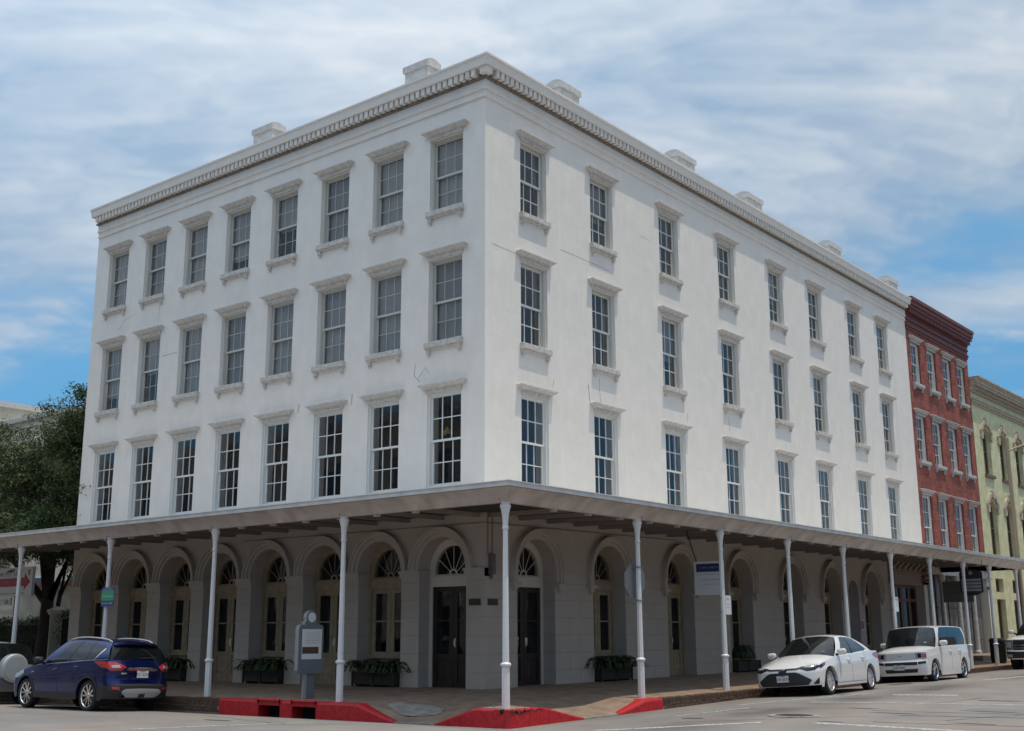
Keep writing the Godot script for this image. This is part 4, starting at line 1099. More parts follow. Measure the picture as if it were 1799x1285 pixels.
# ---------------------------------------------------------------- canopy over the pavement
const CAN_L := 24.0
const CAN_R := 30.95
func canopy():
	var cn := thing("canopy", "white painted street canopy wrapping both fronts of the white building", "canopy")
	var r := MB.new()
	cornice_run(r, [Vector2(3.935, 4.155), Vector2(0.0, 4.70)], CAN_L, CAN_R)
	put(r, "roof_sheet", M.canopy_metal, cn)
	var lip := MB.new()
	cornice_run(lip, [Vector2(3.90, 4.065), Vector2(3.955, 4.07), Vector2(3.96, 4.15), Vector2(3.985, 4.16), Vector2(3.985, 4.175), Vector2(3.93, 4.175)], CAN_L, CAN_R)
	put(lip, "gutter", M.canopy_metal, cn)
	# coved board from the eave in to the beam on the posts
	var cv := MB.new()
	cornice_run(cv, [Vector2(3.41, 4.08), Vector2(3.41, 3.805), Vector2(3.585, 3.80), Vector2(3.61, 3.83), Vector2(3.70, 3.92), Vector2(3.80, 3.995), Vector2(3.92, 4.06)], CAN_L, CAN_R)
	put(cv, "cove_board", M.canopy_paint, cn)
	var ce := MB.new()
	cornice_run(ce, [Vector2(0.02, 4.10), Vector2(3.41, 4.06)], CAN_L, CAN_R)
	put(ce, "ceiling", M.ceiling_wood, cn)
	var ra := MB.new(); ra.prism(PackedVector2Array([Vector2(0.0, 4.0), Vector2(0.0, 4.11), Vector2(3.4, 4.07), Vector2(3.4, 3.96)]), -0.05, 0.05)
	var rm := ra.mesh()
	var stub := bx(-0.055, 3.77, 3.28, 0.055, 3.95, 3.405).mesh()
	var n := 0
	for i in 20:
		put(rm, "rafter", M.rafter_paint, cn, T(-0.2 - i * 1.16, 0, 0, -90))
		put(stub, "joist_end", M.canopy_paint, cn, T(0.9 - i * 1.16, 0, 0))
	for i in 27:
		put(rm, "rafter", M.rafter_paint, cn, T(0, 0, -0.2 - i * 1.16, 0))
		put(stub, "joist_end", M.canopy_paint, cn, T(0, 0, 1.7 - i * 1.25, 90))
	# bolt straps over the posts where the boards meet
	var st := bx(-0.012, 3.83, 3.60, 0.012, 4.0, 3.615).mesh()
	for x in [3.47, -1.13, -5.7, -10.23, -14.84]: put(st, "board_joint", M.stain, cn, T(x, 0, 0.035))
	for z in [-1.27, -5.12, -8.9, -12.65, -16.4, -20.0, -23.5]: put(st, "board_joint", M.stain, cn, T(0.035, 0, z, 90))
	# posts
	var px := [[3.5, 3.5], [-1.12, 3.5], [-5.7, 3.5], [-10.23, 3.5], [-14.84, 3.5], [3.5, -1.27], [3.5, -5.12], [3.5, -8.93], [3.5, -12.66], [3.5, -16.42], [3.5, -20.0], [3.5, -23.5], [3.5, -26.55], [3.5, -30.03]]
	var names := ["fluted white canopy post standing on the red corner kerb block", "white canopy post beside the storm drain kerb and the map stand", "white canopy post behind the rear of the blue car", "white canopy post carrying the green and blue parking sign", "white canopy post in front of the arrow signboard",
		"white canopy post carrying the back of an octagonal sign", "white canopy post with a small white plate near the blue hanging sign", "white canopy post rising behind the white sedan's bonnet", "white canopy post rising behind the white sedan's rear roof", "white canopy post with small white plate in front of the boxy white car's roof",
		"white canopy post in front of the cream pilaster with carved capital", "white canopy post seen between grey shop panels behind the boxy white car", "white canopy post with pale collar passing in front of the black hanging sign", "last white canopy post on the right street by the pickup truck"]
	var shaft := MB.new()
	shaft.lathe([Vector2(0.082, -0.05), Vector2(0.080, 0.79)], 32, 8, 0.10)
	shaft.lathe([Vector2(0.080, 0.79), Vector2(0.095, 0.795), Vector2(0.108, 0.815), Vector2(0.108, 0.84), Vector2(0.085, 0.86), Vector2(0.07, 0.875)], 24)
	shaft.lathe([Vector2(0.068, 0.87), Vector2(0.052, 3.42)], 32, 8, 0.12)
	var cap := MB.new()
	cap.lathe([Vector2(0.052, 3.42), Vector2(0.066, 3.43), Vector2(0.066, 3.46), Vector2(0.056, 3.48), Vector2(0.058, 3.60), Vector2(0.072, 3.72), Vector2(0.095, 3.83), Vector2(0.108, 3.85), Vector2(0.108, 3.90), Vector2(0.09, 3.92), Vector2(0.09, 3.96), Vector2(0.0, 3.96)], 24)
	var proto: Node3D = null
	for i in px.size():
		var y := walk_y(px[i][0], px[i][1])
		var sc := (3.805 - y) / 3.955
		if proto == null:
			proto = thing("canopy_post", names[0], "post", T(px[i][0], y, px[i][1]), "posts of the street canopy")
			put(shaft, "shaft", M.post_paint, proto); put(cap, "capital", M.post_paint, proto)
			proto.scale = Vector3(1, sc, 1)
			var h := MB.new()
			for q in [[2.32, 0.1], [2.18, 0.05], [1.42, 0.06], [1.36, 0.05], [1.08, 0.06], [1.02, 0.06]]: h.box(0.035, q[0] + 0.55, 0.045, 0.055, q[0] + 0.55 + q[1], 0.062)
			continue
		var d: Node3D = proto.duplicate()
		d.name = numbered("canopy_post"); add_child(d)
		d.position = Vector3(px[i][0], y, px[i][1]); d.scale = Vector3(1, sc, 1); tag(d, names[i], "post", "posts of the street canopy")
# ---------------------------------------------------------------- neighbours on the right street
func red_building():
	var bd := thing("brick_building", "narrow red brick building with white window hoods beside the white building", "building")
	var a := 29.25; var b := 37.62
	var w := MB.new(); var holes := []
	var wx := [30.25, 32.3, 34.4, 36.42]; var hw := 0.56
	var rows := [[4.4, 7.15], [8.66, 10.72], [12.18, 14.08]]
	for r in rows:
		for x in wx: holes.append([x - hw, r[0], x + hw, r[1]])
	sheet(w, holes, a, b, 4.3, 14.6, 0.44)
	w.box(a, 4.3, -12.0, a + 0.02, 15.4, -0.002); w.box(b - 0.02, -0.3, -12.0, b, 15.4, -0.002); w.box(a, 4.3, -12.2, b, 15.4, -12.0)
	put(w, "wall", M.red_brick, bd, face_right())
	put(bx(a, 15.2, -12, b, 15.3, 0.0), "roof", M.roof_tar, bd, face_right())
	var c := MB.new()
	for l in [[14.60, 14.72, 0.05], [14.72, 14.80, 0.10], [14.80, 15.0, 0.04], [15.0, 15.08, 0.10], [15.08, 15.24, 0.06], [15.24, 15.52, 0.10], [15.52, 15.66, 0.30], [15.66, 15.86, 0.36], [15.86, 16.02, 0.42]]:
		c.box(a, l[0], -0.4, b + (0.1 if l[2] > 0.25 else 0.0), l[1], l[2])
	var cn := put(c, "cornice", M.red_cornice, bd, face_right())
	var dm := bx(-0.06, 15.3, 0.09, 0.06, 15.52, 0.26).mesh()
	for i in 41: put(dm, "dentil", M.red_cornice, cn, T(a + 0.12 + i * 0.202, 0, 0))
	var first: MeshInstance3D = null
	for r in 3:
		for i in 4:
			window(bd, face_right() * T(wx[i], rows[r][0], 0), hw, rows[r][1] - rows[r][0], {"recess": 0.12, "frame": M.frame_paint, "trim": M.white_stone, "sill": r > 0, "dark": M.room_sky_tint, "style": "red"})
	_shopfront(bd, 29.3, 37.55, false)
func green_building():
	var bd := thing("green_building", "pale green stucco building with tan cornice and arched windows at the right edge", "building")
	var a := 37.65; var b := 60.0
	var w := MB.new(); var holes := []
	var wx := []
	for i in 8: wx.append(39.5 + i * 2.74)
	for x in wx:
		holes.append([x - 0.62, 4.95, x + 0.62, 7.72]); holes.append([x - 0.62, 8.97, x + 0.62, 11.42])
		holes.append([x - 0.62, 3.16, x + 0.62, 3.82]); holes.append([x - 0.66, -0.1, x + 0.66, 2.82])
	sheet(w, holes, a, b, -0.3, 13.0, 0.42)
	w.box(a, -0.3, -12.0, a + 0.02, 13.5, -0.002); w.box(a, -0.3, -12.2, b, 13.5, -12.0); w.box(b - 0.02, -0.3, -12.0, b, 13.5, -0.002)
	put(w, "wall", M.green_paint, bd, face_right())
	put(bx(a, 13.2, -12, b, 13.3, 0.0), "roof", M.roof_tar, bd, face_right())
	var c := MB.new()
	for l in [[12.38, 12.5, 0.06], [12.5, 12.62, 0.12], [12.62, 12.68, 0.16], [13.0, 13.12, 0.10], [13.12, 13.3, 0.14], [13.3, 13.42, 0.36], [13.42, 13.55, 0.42], [13.55, 13.66, 0.46], [13.66, 13.74, 0.52]]:
		c.box(a - 0.02, l[0], -0.4, b, l[1], l[2])
	var cn := put(c, "cornice", M.tan_stone, bd, face_right())
	var dm := bx(-0.035, 13.14, 0.1, 0.035, 13.3, 0.26).mesh()
	for i in 100: put(dm, "dentil", M.tan_stone, cn, T(a + 0.1 + i * 0.14, 0, 0))
	for i in wx.size():
		for r in 2:
			var y0: float = 4.95 if r == 0 else 8.97; var y1: float = 7.72 if r == 0 else 11.42
			var t := face_right() * T(wx[i], y0, 0); var h := y1 - y0
			var o := put(shared("gw%d" % r, func():
				var m := MB.new()
				m.box(-0.62, 0, -0.3, -0.55, h, -0.2); m.box(0.55, 0, -0.3, 0.62, h, -0.2); m.box(-0.55, 0, -0.3, 0.55, 0.08, -0.2); m.box(-0.55, h * 0.5 - 0.03, -0.28, 0.55, h * 0.5 + 0.03, -0.2); m.box(-0.55, h - 0.08, -0.3, 0.55, h, -0.2)
				return m), "window", M.brown_paint, bd, t)
			for k in 2: put(shared("gp%d" % r, func(): return bx(-0.55, 0.02, -0.25, 0.55, h * 0.5 - 0.05, -0.245)), "pane", M.glass, o, T(0, h * 0.5 * k + 0.03, 0))
			put(shared("gd%d" % r, func(): return bx(-0.62, 0, -0.42, 0.62, h, -0.40)), "dark_room", M.room_dark, o)
			put(shared("gh", func():
				var m := MB.new(); arc_band(m, 0.70, 0.92, -0.02, 0.10, 0.0, 12, 0.35, PI - 0.35)
				m.box(-0.90, -0.12, -0.02, -0.62, 0.32, 0.10); m.box(0.62, -0.12, -0.02, 0.90, 0.32, 0.10); m.box(-0.1, 0.6, -0.02, 0.1, 1.0, 0.13)
				return m), "arched_hood", M.tan_stone, o, T(0, h - 0.55, 0))
			put(shared("gc", func():
				# corner infill that rounds the head of the opening
				var m := MB.new()
				for s in [-1, 1]:
					var p := PackedVector2Array([Vector2(s * 0.625, 0.0), Vector2(s * 0.625, 0.57), Vector2(0.0, 0.57)])
					for q in 7: p.append(Vector2(s * 0.625 * sin(PI / 2 * q / 6.0), 0.50 * cos(PI / 2 * q / 6.0) + 0.02))
					m.prism(p, -0.3, -0.01)
				return m), "arch_infill", M.green_paint, o, T(0, h - 0.55, 0))
			put(shared("gs", func(): return bx(-0.72, -0.14, -0.3, 0.72, 0.0, 0.12)), "sill", M.brown_paint, o)
		for q in [[3.16, 0.66], [0.1, 2.72]]:
			var t := face_right() * T(wx[i], q[0], 0)
			var o := put(shared("gl%.1f" % q[0], func():
				var m := MB.new(); var h: float = q[1]
				m.box(-0.64, 0, -0.3, -0.54, h, -0.22); m.box(0.54, 0, -0.3, 0.64, h, -0.22); m.box(-0.54, h - 0.08, -0.3, 0.54, h, -0.22); m.box(-0.54, 0, -0.3, 0.54, 0.07, -0.22); m.box(-0.04, 0.07, -0.3, 0.04, h - 0.08, -0.23)
				return m), "window" if q[0] > 1 else "door", M.brown_paint, bd, t)
			put(shared("gk%.1f" % q[0], func(): return bx(-0.54, 0.07, -0.27, 0.54, q[1] - 0.08, -0.265)), "pane", M.glass, o)
			put(shared("gj%.1f" % q[0], func(): return bx(-0.66, 0.0, -0.42, 0.66, q[1], -0.40)), "dark_room", M.room_dark, o)
	var step := put(bx(0.05, -0.3, -38.2, 2.0, 0.28, -29.6), "raised_step", M.paving)
	tag(step, "low raised paved step before the grey shop panels of the brick building", "step")
func beige_building():
	# large pale building behind the trees at the left, with a lower annexe
	var bd := thing("beige_building", "pale beige flat-roofed building rising behind the tree at the left", "building")
	var b := MB.new()
	b.box(-76, -0.5, -34, -38.5, 13.7, -14); b.box(-76, 13.7, -34, -52.6, 15.3, -14)
	put(b, "wall", M.beige_stucco, bd)
	var c := MB.new()
	c.box(-52.6, 13.7, -34, -38.4, 13.95, -13.8); c.box(-52.6, 13.3, -14.1, -38.4, 13.42, -13.9)
	c.box(-76, 15.3, -34.2, -52.3, 15.55, -13.8); c.box(-76, 15.55, -34, -52.5, 15.7, -13.9)
	put(c, "coping", M.white_stone, bd)
	for i in 9:
		for r in 3:
			var x := -41.0 - i * 3.6
			var o := put(bx(-0.65, 0, -0.08, 0.65, 2.0, 0.03), "window", M.frame_paint, bd, T(x, 2.5 + r * 4.0, -14))
			put(bx(-0.55, 0.1, 0.02, 0.55, 1.9, 0.035), "pane", M.lamp_dark, o)
	var an := thing("low_annexe", "low cream building with a red tile coping behind the tree trunks", "building")
	put(bx(-46, -0.5, -11, -24.2, 3.25, -5.0), "wall", M.beige_stucco, an)
	put(bx(-46.1, 3.25, -11.1, -24.1, 3.42, -4.85), "coping", M.terracotta, an)
	put(bx(-26.4, 0.2, -5.0, -25.6, 2.3, -4.96), "door", M.panel_grey, an)
# ---------------------------------------------------------------- plants
func leaf_cluster(seed_: int, n: int, size: float, spread: float) -> ArrayMesh:
	var r := RandomNumberGenerator.new(); r.seed = seed_
	var b := MB.new()
	for i in n:
		var p := Vector3(r.randf_range(-1, 1), r.randf_range(-1, 1), r.randf_range(-1, 1)) * spread
		var bs := Basis.from_euler(Vector3(r.randf_range(-0.9, 0.9), r.randf_range(0, TAU), r.randf_range(-0.6, 0.6)))
		var l := size * r.randf_range(0.7, 1.25); var w := l * 0.42
		var q := []
		for c in [Vector3(0, 0, 0), Vector3(w * 0.5, 0.06 * l, l * 0.45), Vector3(0, -0.05 * l, l), Vector3(-w * 0.5, 0.06 * l, l * 0.45)]: q.append(p + bs * c)
		b.tri(q[0], q[1], q[2]); b.tri(q[0], q[2], q[3])
		var g := r.randf_range(0.75, 1.25)
		var col := Color(1, 1, 1) * g
		for k in 6: b.col.append(Color(col.r, col.g, col.b))
	return b.mesh()
func scatter(called: String, parent: Node, mesh_: Mesh, places: Array, tone: Callable) -> MultiMeshInstance3D:
	var mm := MultiMesh.new(); mm.transform_format = MultiMesh.TRANSFORM_3D; mm.use_colors = true
	mm.mesh = mesh_; mm.instance_count = places.size()
	for i in places.size():
		var bs := Basis.from_euler(Vector3(rng.randf_range(-0.5, 0.5), rng.randf_range(0, TAU), rng.randf_range(-0.5, 0.5))) * Basis.from_scale(Vector3.ONE * rng.randf_range(0.75, 1.3))
		mm.set_instance_transform(i, Transform3D(bs, places[i]))
		mm.set_instance_color(i, tone.call(places[i]))
	var o := MultiMeshInstance3D.new(); o.multimesh = mm; o.material_override = M.leaf; o.name = called
	parent.add_child(o, true); stuff(o)
	return o
func tree(label: String, at: Vector3, seed_: int, trunk_h: float, lean: Vector3, crown: Array, n: int, r0: float):
	rng.seed = seed_
	var t := thing("oak_tree", label, "tree", Transform3D(Basis.IDENTITY, at), "oaks at the left of the white building")
	var b := MB.new()
	var fork := Vector3(0, trunk_h, 0) + lean
	b.tube([Vector3(0, -0.3, 0), Vector3(0, 0.15, 0) + lean * 0.05, lean * 0.4 + Vector3(0.04, trunk_h * 0.5, 0), fork], [r0 * 1.5, r0 * 1.08, r0 * 0.9, r0 * 0.75], 12)
	var places := []
	for c in crown:
		var ctr: Vector3 = c[0]; var rad: Vector3 = c[1]
		var mid := fork.lerp(ctr, 0.55) + Vector3(rng.randf_range(-0.3, 0.3), 0.1, rng.randf_range(-0.3, 0.3))
		b.tube([fork - Vector3(0, 0.2, 0), mid, ctr], [r0 * 0.55, r0 * 0.35, r0 * 0.12], 8)
		for k in 5:
			var e := ctr + Vector3(rng.randf_range(-1, 1), rng.randf_range(-0.6, 1), rng.randf_range(-1, 1)) * rad * 0.8
			b.tube([mid.lerp(ctr, 0.6), mid.lerp(e, 0.6) + Vector3(0, 0.1, 0), e], [r0 * 0.16, r0 * 0.1, r0 * 0.03], 5)
		# sprays: many small groups of leaf clumps through the volume of this mass
		var m: int = int(n * c[2])
		var sprays := []
		for k in maxi(8, m / 22):
			var d := Vector3(rng.randfn(), rng.randfn(), rng.randfn()).normalized()
			sprays.append(ctr + d * rad * pow(rng.randf(), 0.42) * (0.85 + 0.3 * sin(d.x * 5.0 + d.y * 7.0 + seed_)))
		for k in m:
			var s: Vector3 = sprays[rng.randi() % sprays.size()]
			places.append(s + Vector3(rng.randfn(), rng.randfn() * 0.6, rng.randfn()) * 0.24)
	put(b, "trunk", M.bark, t)
	scatter("crown", t, leaf_cluster(seed_, 9, 0.115, 0.15), places, func(p): var v: float = 0.7 + 0.6 * rng.randf(); return Color(0.055 * v, 0.09 * v, 0.026 * v).lerp(Color(0.14, 0.17, 0.05), pow(rng.randf(), 2.0) * 0.7))
func opposite_side():
	# the buildings across the two streets, behind the photographer: they are what the windows mirror
	var oa := thing("street_block", "tall tan block with arched windows across the left street", "building")
	var ob := thing("street_block", "long brown block across the right street", "building")
	for q in [[oa, -95.0, 3.0, 29.0, 41.0, 14.0, M.tan_stone, 0], [ob, 30.0, 43.0, -95.0, 6.0, 9.5, M.rose_paint, 1]]:
		var b := MB.new(); b.box(q[1], -0.6, q[3], q[2], q[5], q[4]); put(b, "wall", q[6], q[0])
		put(bx(q[1] - 0.4, q[5], q[3] - 0.4, q[2] + 0.4, q[5] + 0.6, q[4] + 0.4), "cornice", M.white_stone, q[0])
		for i in 22:
			for r in 3:
				var t: Transform3D = T(1.0 - i * 3.2, 0.4 + r * 4.4, 29.0, 180) if q[7] == 0 else T(30.0, 0.3 + r * 3.1, 4.0 - i * 3.4, -90)
				var o := put(shared("ow", func(): return bx(-0.7, 0, -0.1, 0.7, 2.4, 0.04)), "window", M.lamp_dark, q[0], t)
				put(shared("oh", func(): var m := MB.new(); arc_band(m, 0.7, 0.95, -0.05, 0.12, 2.4, 10); return m), "arched_hood", M.white_stone, o)
func plants():
	tree("dark green oak with forked trunk at the end of the white building", Vector3(-20.6, -0.1, -0.7), 31, 2.6, Vector3(0.1, 0, 0),
		[[Vector3(0.5, 8.3, -0.3), Vector3(1.7, 1.5, 1.6), 0.20], [Vector3(-1.6, 7.0, -0.2), Vector3(2.1, 1.7, 1.9), 0.26], [Vector3(1.9, 6.5, -0.6), Vector3(1.5, 1.7, 1.6), 0.20], [Vector3(0.3, 4.7, 0.3), Vector3(2.2, 1.2, 1.6), 0.24], [Vector3(-3.2, 4.9, 0.2), Vector3(1.8, 1.4, 1.8), 0.14]], 8200, 0.27)
	tree("thin young oak with slanting stem right of the forked oak", Vector3(-21.3, -0.1, -1.3), 32, 2.9, Vector3(0.75, 0, 0.1),
		[[Vector3(1.3, 4.4, 0.0), Vector3(1.0, 1.0, 1.0), 0.5], [Vector3(0.9, 5.4, -0.3), Vector3(1.1, 1.1, 1.1), 0.5]], 1500, 0.1)
	tree("broad oak crown reaching in from the left edge behind the forked oak", Vector3(-27.5, -0.1, -2.2), 33, 2.6, Vector3(-0.1, 0, 0.1),
		[[Vector3(0.6, 8.0, 0), Vector3(2.4, 1.6, 2.0), 0.3], [Vector3(1.9, 5.8, 0.5), Vector3(2.2, 1.5, 1.9), 0.35], [Vector3(-1.2, 5.2, 0.2), Vector3(2.2, 1.5, 2.0), 0.35]], 6000, 0.25)
	# clipped hedge in two stretches either side of the gate pillar
	for h in [[-33.0, -21.05, 1.75, "tall clipped hedge behind the arrow signboard left of the cream pillar"], [-20.0, -18.0, 1.95, "short hedge between the cream gate pillar and the white building"], ]:
		rng.seed = int(h[2] * 100)
		var hd := thing("hedge", h[3], "hedge")
		put(bx(h[0] + 0.12, -0.2, -1.45, h[1] - 0.12, h[2] - 0.14, -0.95), "branches", M.hedge_core, hd)
		var pl := []
		var n := int((h[1] - h[0]) * 230)
		for i in n:
			var p := Vector3(rng.randf_range(h[0], h[1]), 0, 0)
			if rng.randf() < 0.62: p.y = rng.randf_range(0.0, h[2]); p.z = -0.84 + rng.randf_range(-0.14, 0.06) + 0.06 * sin(p.x * 4.0 + p.y * 3.0)
			else: p.y = h[2] - 0.05 + rng.randf_range(-0.1, 0.1) + 0.07 * sin(p.x * 3.1); p.z = rng.randf_range(-1.5, -0.8)
			pl.append(p)
		scatter("leaves", hd, leaf_cluster(7, 9, 0.075, 0.1), pl, func(p): var v: float = 0.7 + 0.6 * rng.randf(); return Color(0.032 * v, 0.058 * v, 0.018 * v))
	# planters under the arched windows
	var spots := [[CL[1], 0, "long wooden planter of dark ferns under the arched window next to the left corner door"], [CL[3], 0, "wooden fern planter behind the map stand"], [CL[5], 0, "fern planter half hidden by the rear of the blue car"],
		[CR[1], 1, "wooden fern planter under the arched window next to the right corner door"], [CR[3], 1, "planter with one big rounded bush before the white sedan"]]
	for s in spots:
		rng.seed = int(s[0] * 31)
		var bushy: bool = s[0] == CR[3]
		var t: Transform3D = T(-s[0], 0.005 * -s[0], 0.02) if s[1] == 0 else face_right() * T(s[0], 0.004 * s[0], 0.02)
		var o := thing("planter", s[2], "planter", t, "planters under the arched windows")
		var m := MB.new()
		m.box(-0.74, 0.05, -0.34, 0.74, 0.36, 0.16)
		for x in [-0.74, -0.02, 0.7]: m.box(x, 0.0, 0.14, x + 0.05, 0.37, 0.18)
		for x in [-0.66, 0.58]: m.box(x, -0.06, -0.3, x + 0.1, 0.06, 0.12)
		put(m, "box", M.planter_wood, o)
		put(bx(-0.7, 0.33, -0.3, 0.7, 0.365, 0.12), "soil", M.soil, o)
		for c in (5 if not bushy else 1):
			var f := MB.new()
			var nfr := 26 if not bushy else 190
			for i in nfr:
				var a := rng.randf() * TAU; var len_ := rng.randf_range(0.42, 0.8); var rise := rng.randf_range(0.28, 0.62)
				if bushy: len_ = rng.randf_range(0.3, 0.52); rise = rng.randf_range(0.05, 0.75)
				var dir := Vector3(cos(a), 0, sin(a) * 0.75 + 0.12)
				var side := dir.cross(Vector3.UP).normalized()
				var prevp := Vector3(rng.randf_range(-0.05, 0.05), 0.33, 0)
				for k in range(1, 6):
					var u := k / 5.0
					var p := dir * len_ * u + Vector3(0, 0.33 + rise * (2.2 * u - 2.15 * u * u), 0)
					var w := 0.055 * (1.0 - 0.75 * u) + 0.012
					for sgn in [-1, 1]:
						f.tri(prevp, p, prevp.lerp(p, 0.35) + side * sgn * w * 1.6 + Vector3(0, -0.02, 0))
						f.tri(prevp.lerp(p, 0.5), p, prevp.lerp(p, 0.8) + side * sgn * w * 1.4 + Vector3(0, -0.02, 0))
					prevp = p
			put(f, "bush" if bushy else "fern", M.fern, o, T(-0.56 + c * 0.28 if not bushy else -0.1, 0.1 if bushy else 0.0, -0.02))
# ---------------------------------------------------------------- vehicles
# local axes: x forward, y up, z to the car's right; the origin lies on the ground amid the wheels
func tab(t: Array, x: float) -> float:
	if x <= t[0].x: return t[0].y
	for i in t.size() - 1:
		if x <= t[i + 1].x:
			var u: float = (x - t[i].x) / (t[i + 1].x - t[i].x)
			var m0: float = (t[i + 1].y - t[i - 1].y) / (t[i + 1].x - t[i - 1].x) if i > 0 else (t[i + 1].y - t[i].y) / (t[i + 1].x - t[i].x)
			var m1: float = (t[i + 2].y - t[i].y) / (t[i + 2].x - t[i].x) if i + 2 < t.size() else (t[i + 1].y - t[i].y) / (t[i + 1].x - t[i].x)
			var d: float = t[i + 1].x - t[i].x
			var u2 := u * u; var u3 := u2 * u
			return (2 * u3 - 3 * u2 + 1) * t[i].y + (u3 - 2 * u2 + u) * d * m0 + (-2 * u3 + 3 * u2) * t[i + 1].y + (u3 - u2) * d * m1
	return t[-1].y
class Car:
	var p: Dictionary
	var host
	func hw(x: float, y: float) -> float:
		var t: float = 1.0 - 0.07 * pow(clampf((x - 0.4) / (p.xs - 0.4), 0, 1.2), 2.2) - 0.05 * pow(clampf((-x - 0.6) / (-p.xq - 0.6), 0, 1.2), 2.2)
		var top: float = host.tab(p.sh, x)
		var h := clampf((y - p.sill) / (top - p.sill), 0, 1)
		var prof: float = 1.0 - 0.05 * pow(1.0 - h, 2.2) - p.get("tumble", 0.055) * pow(h, 3.0) + 0.008 * exp(-pow((h - 0.72) / 0.07, 2.0))
		return p.w * t * prof
	func side(q: Vector2, s: float) -> Vector3: return Vector3(q.x, q.y, s * hw(q.x, q.y))
	func low(x: float) -> float:
		var y: float = p.sill
		for wx in p.wheels:
			var d := absf(x - wx)
			if d < p.ar: y = maxf(y, p.wr + sqrt(maxf(p.ar * p.ar - d * d, 0.0)))
		return y
	func nose(q: Vector2) -> Vector3:   # q.x -1..1 across (angle), q.y height
		var a: float = q.x * PI / 2; var w := hw(p.xs, q.y); var e: float = 2.0 / p.get("fp", 3.0)
		return Vector3(p.xs + (host.tab(p.front, q.y) - p.xs) * pow(maxf(cos(a), 0.0), e), q.y, w * signf(a) * pow(absf(sin(a)), e))
	func tail(q: Vector2) -> Vector3:
		var a: float = q.x * PI / 2; var w := hw(p.xq, q.y); var e: float = 2.0 / p.get("rp", 3.2)
		return Vector3(p.xq + (host.tab(p.rear, q.y) - p.xq) * pow(maxf(cos(a), 0.0), e), q.y, w * signf(a) * pow(absf(sin(a)), e))
	func uz(f: float, e: float) -> float: return signf(f) * asin(pow(absf(f), e / 2.0)) / (PI / 2)
	func cowl_x(zn: float) -> float: return p.cowl.x - p.cb * zn * zn
	func hood(u: float, v: float) -> Vector3:
		var zn := u * 2.0 - 1.0
		var yT: float = host.tab(p.sh, p.xs)
		var e := nose(Vector2(uz(zn, p.get("fp", 3.0)), yT))
		var x := lerpf(cowl_x(zn), e.x, v)
		var xc := lerpf(p.cowl.x, host.tab(p.front, yT), v)
		var ys: float = host.tab(p.sh, minf(x, p.xs))
		var y: float = ys + (host.tab(p.hood, xc) - ys) * (1.0 - pow(absf(zn), 3.5))
		return Vector3(x, y, zn * (hw(minf(x, p.xs), ys) if x < p.xs else absf(e.z) / maxf(absf(zn), 1e-5)))
	func deck_x(zn: float) -> float: return p.deck.x + 0.06 * zn * zn
	func deck(u: float, v: float) -> Vector3:
		var zn := u * 2.0 - 1.0
		var yT: float = host.tab(p.sh, p.xq)
		var e := tail(Vector2(uz(zn, p.get("rp", 3.2)), yT))
		var x := lerpf(deck_x(zn), e.x, v)
		var ys: float = host.tab(p.sh, maxf(x, p.xq))
		var yc := lerpf(p.deck.y, yT, v)
		var y: float = ys + (yc - ys) * (1.0 - pow(absf(zn), 3.5))
		return Vector3(x, y, zn * (hw(maxf(x, p.xq), ys) if x > p.xq else absf(e.z) / maxf(absf(zn), 1e-5)))
	func roof_edge(t: float) -> Vector3:   # right side
		var x := lerpf(p.rf.x, p.rr.x, t)
		return Vector3(x, host.tab(p.roof, x) - p.get("rdrop", 0.05), lerpf(p.rfw, p.rrw, t))
	func belt(t: float) -> Vector3:
		var x := lerpf(cowl_x(1.0), deck_x(1.0), t)
		var y: float = host.tab(p.sh, x)
		return Vector3(x, y, hw(x, y) - 0.035)
	func cabin(q: Vector2, s: float) -> Vector3:
		var a := belt(q.x); var b := roof_edge(q.x)
		var r := a.lerp(b, q.y); r.z += 0.035 * sin(PI * clampf(q.y, 0, 1)); r.z *= s
		return r
	func screen(q: Vector2) -> Vector3:    # q.x 0..1 across, q.y 0..1 up
		var zn := q.x * 2.0 - 1.0
		var bt := belt(0.0); var tp := roof_edge(0.0)
		var a := Vector3(cowl_x(zn), bt.y + (p.cowl.y - bt.y) * (1.0 - pow(absf(zn), 3.0)), bt.z * zn)
		var b := Vector3(p.rf.x + 0.07 * (1.0 - zn * zn), host.tab(p.roof, p.rf.x) - p.get("rdrop", 0.05) * pow(absf(zn), 3.0), tp.z * zn)
		var r := a.lerp(b, q.y)
		return r + Vector3(0.5, 0.6, 0) * 0.035 * sin(PI * clampf(q.y, 0, 1))
	func back(q: Vector2) -> Vector3:
		var zn := q.x * 2.0 - 1.0
		var bt := belt(1.0); var tp := roof_edge(1.0)
		var a := Vector3(deck_x(zn), bt.y + (p.deck.y - bt.y) * (1.0 - pow(absf(zn), 3.0)), bt.z * zn)
		var b := Vector3(p.rr.x - 0.05 * (1.0 - zn * zn), host.tab(p.roof, p.rr.x) - p.get("rdrop", 0.05) * pow(absf(zn), 3.0), tp.z * zn)
		var r := a.lerp(b, q.y)
		return r + Vector3(-0.5, 0.5, 0) * 0.03 * sin(PI * clampf(q.y, 0, 1))
	func top(u: float, v: float) -> Vector3:
		var zn := u * 2.0 - 1.0
		var e := roof_edge(v)
		var x := e.x + lerpf(0.07, -0.05, v) * (1.0 - zn * zn)
		return Vector3(x, host.tab(p.roof, e.x) - p.get("rdrop", 0.05) * pow(absf(zn), 3.0), e.z * zn)
func PV(a: Array) -> PackedVector2Array:
	var r := PackedVector2Array()
	for i in range(0, a.size(), 2): r.append(Vector2(a[i], a[i + 1]))
	return r
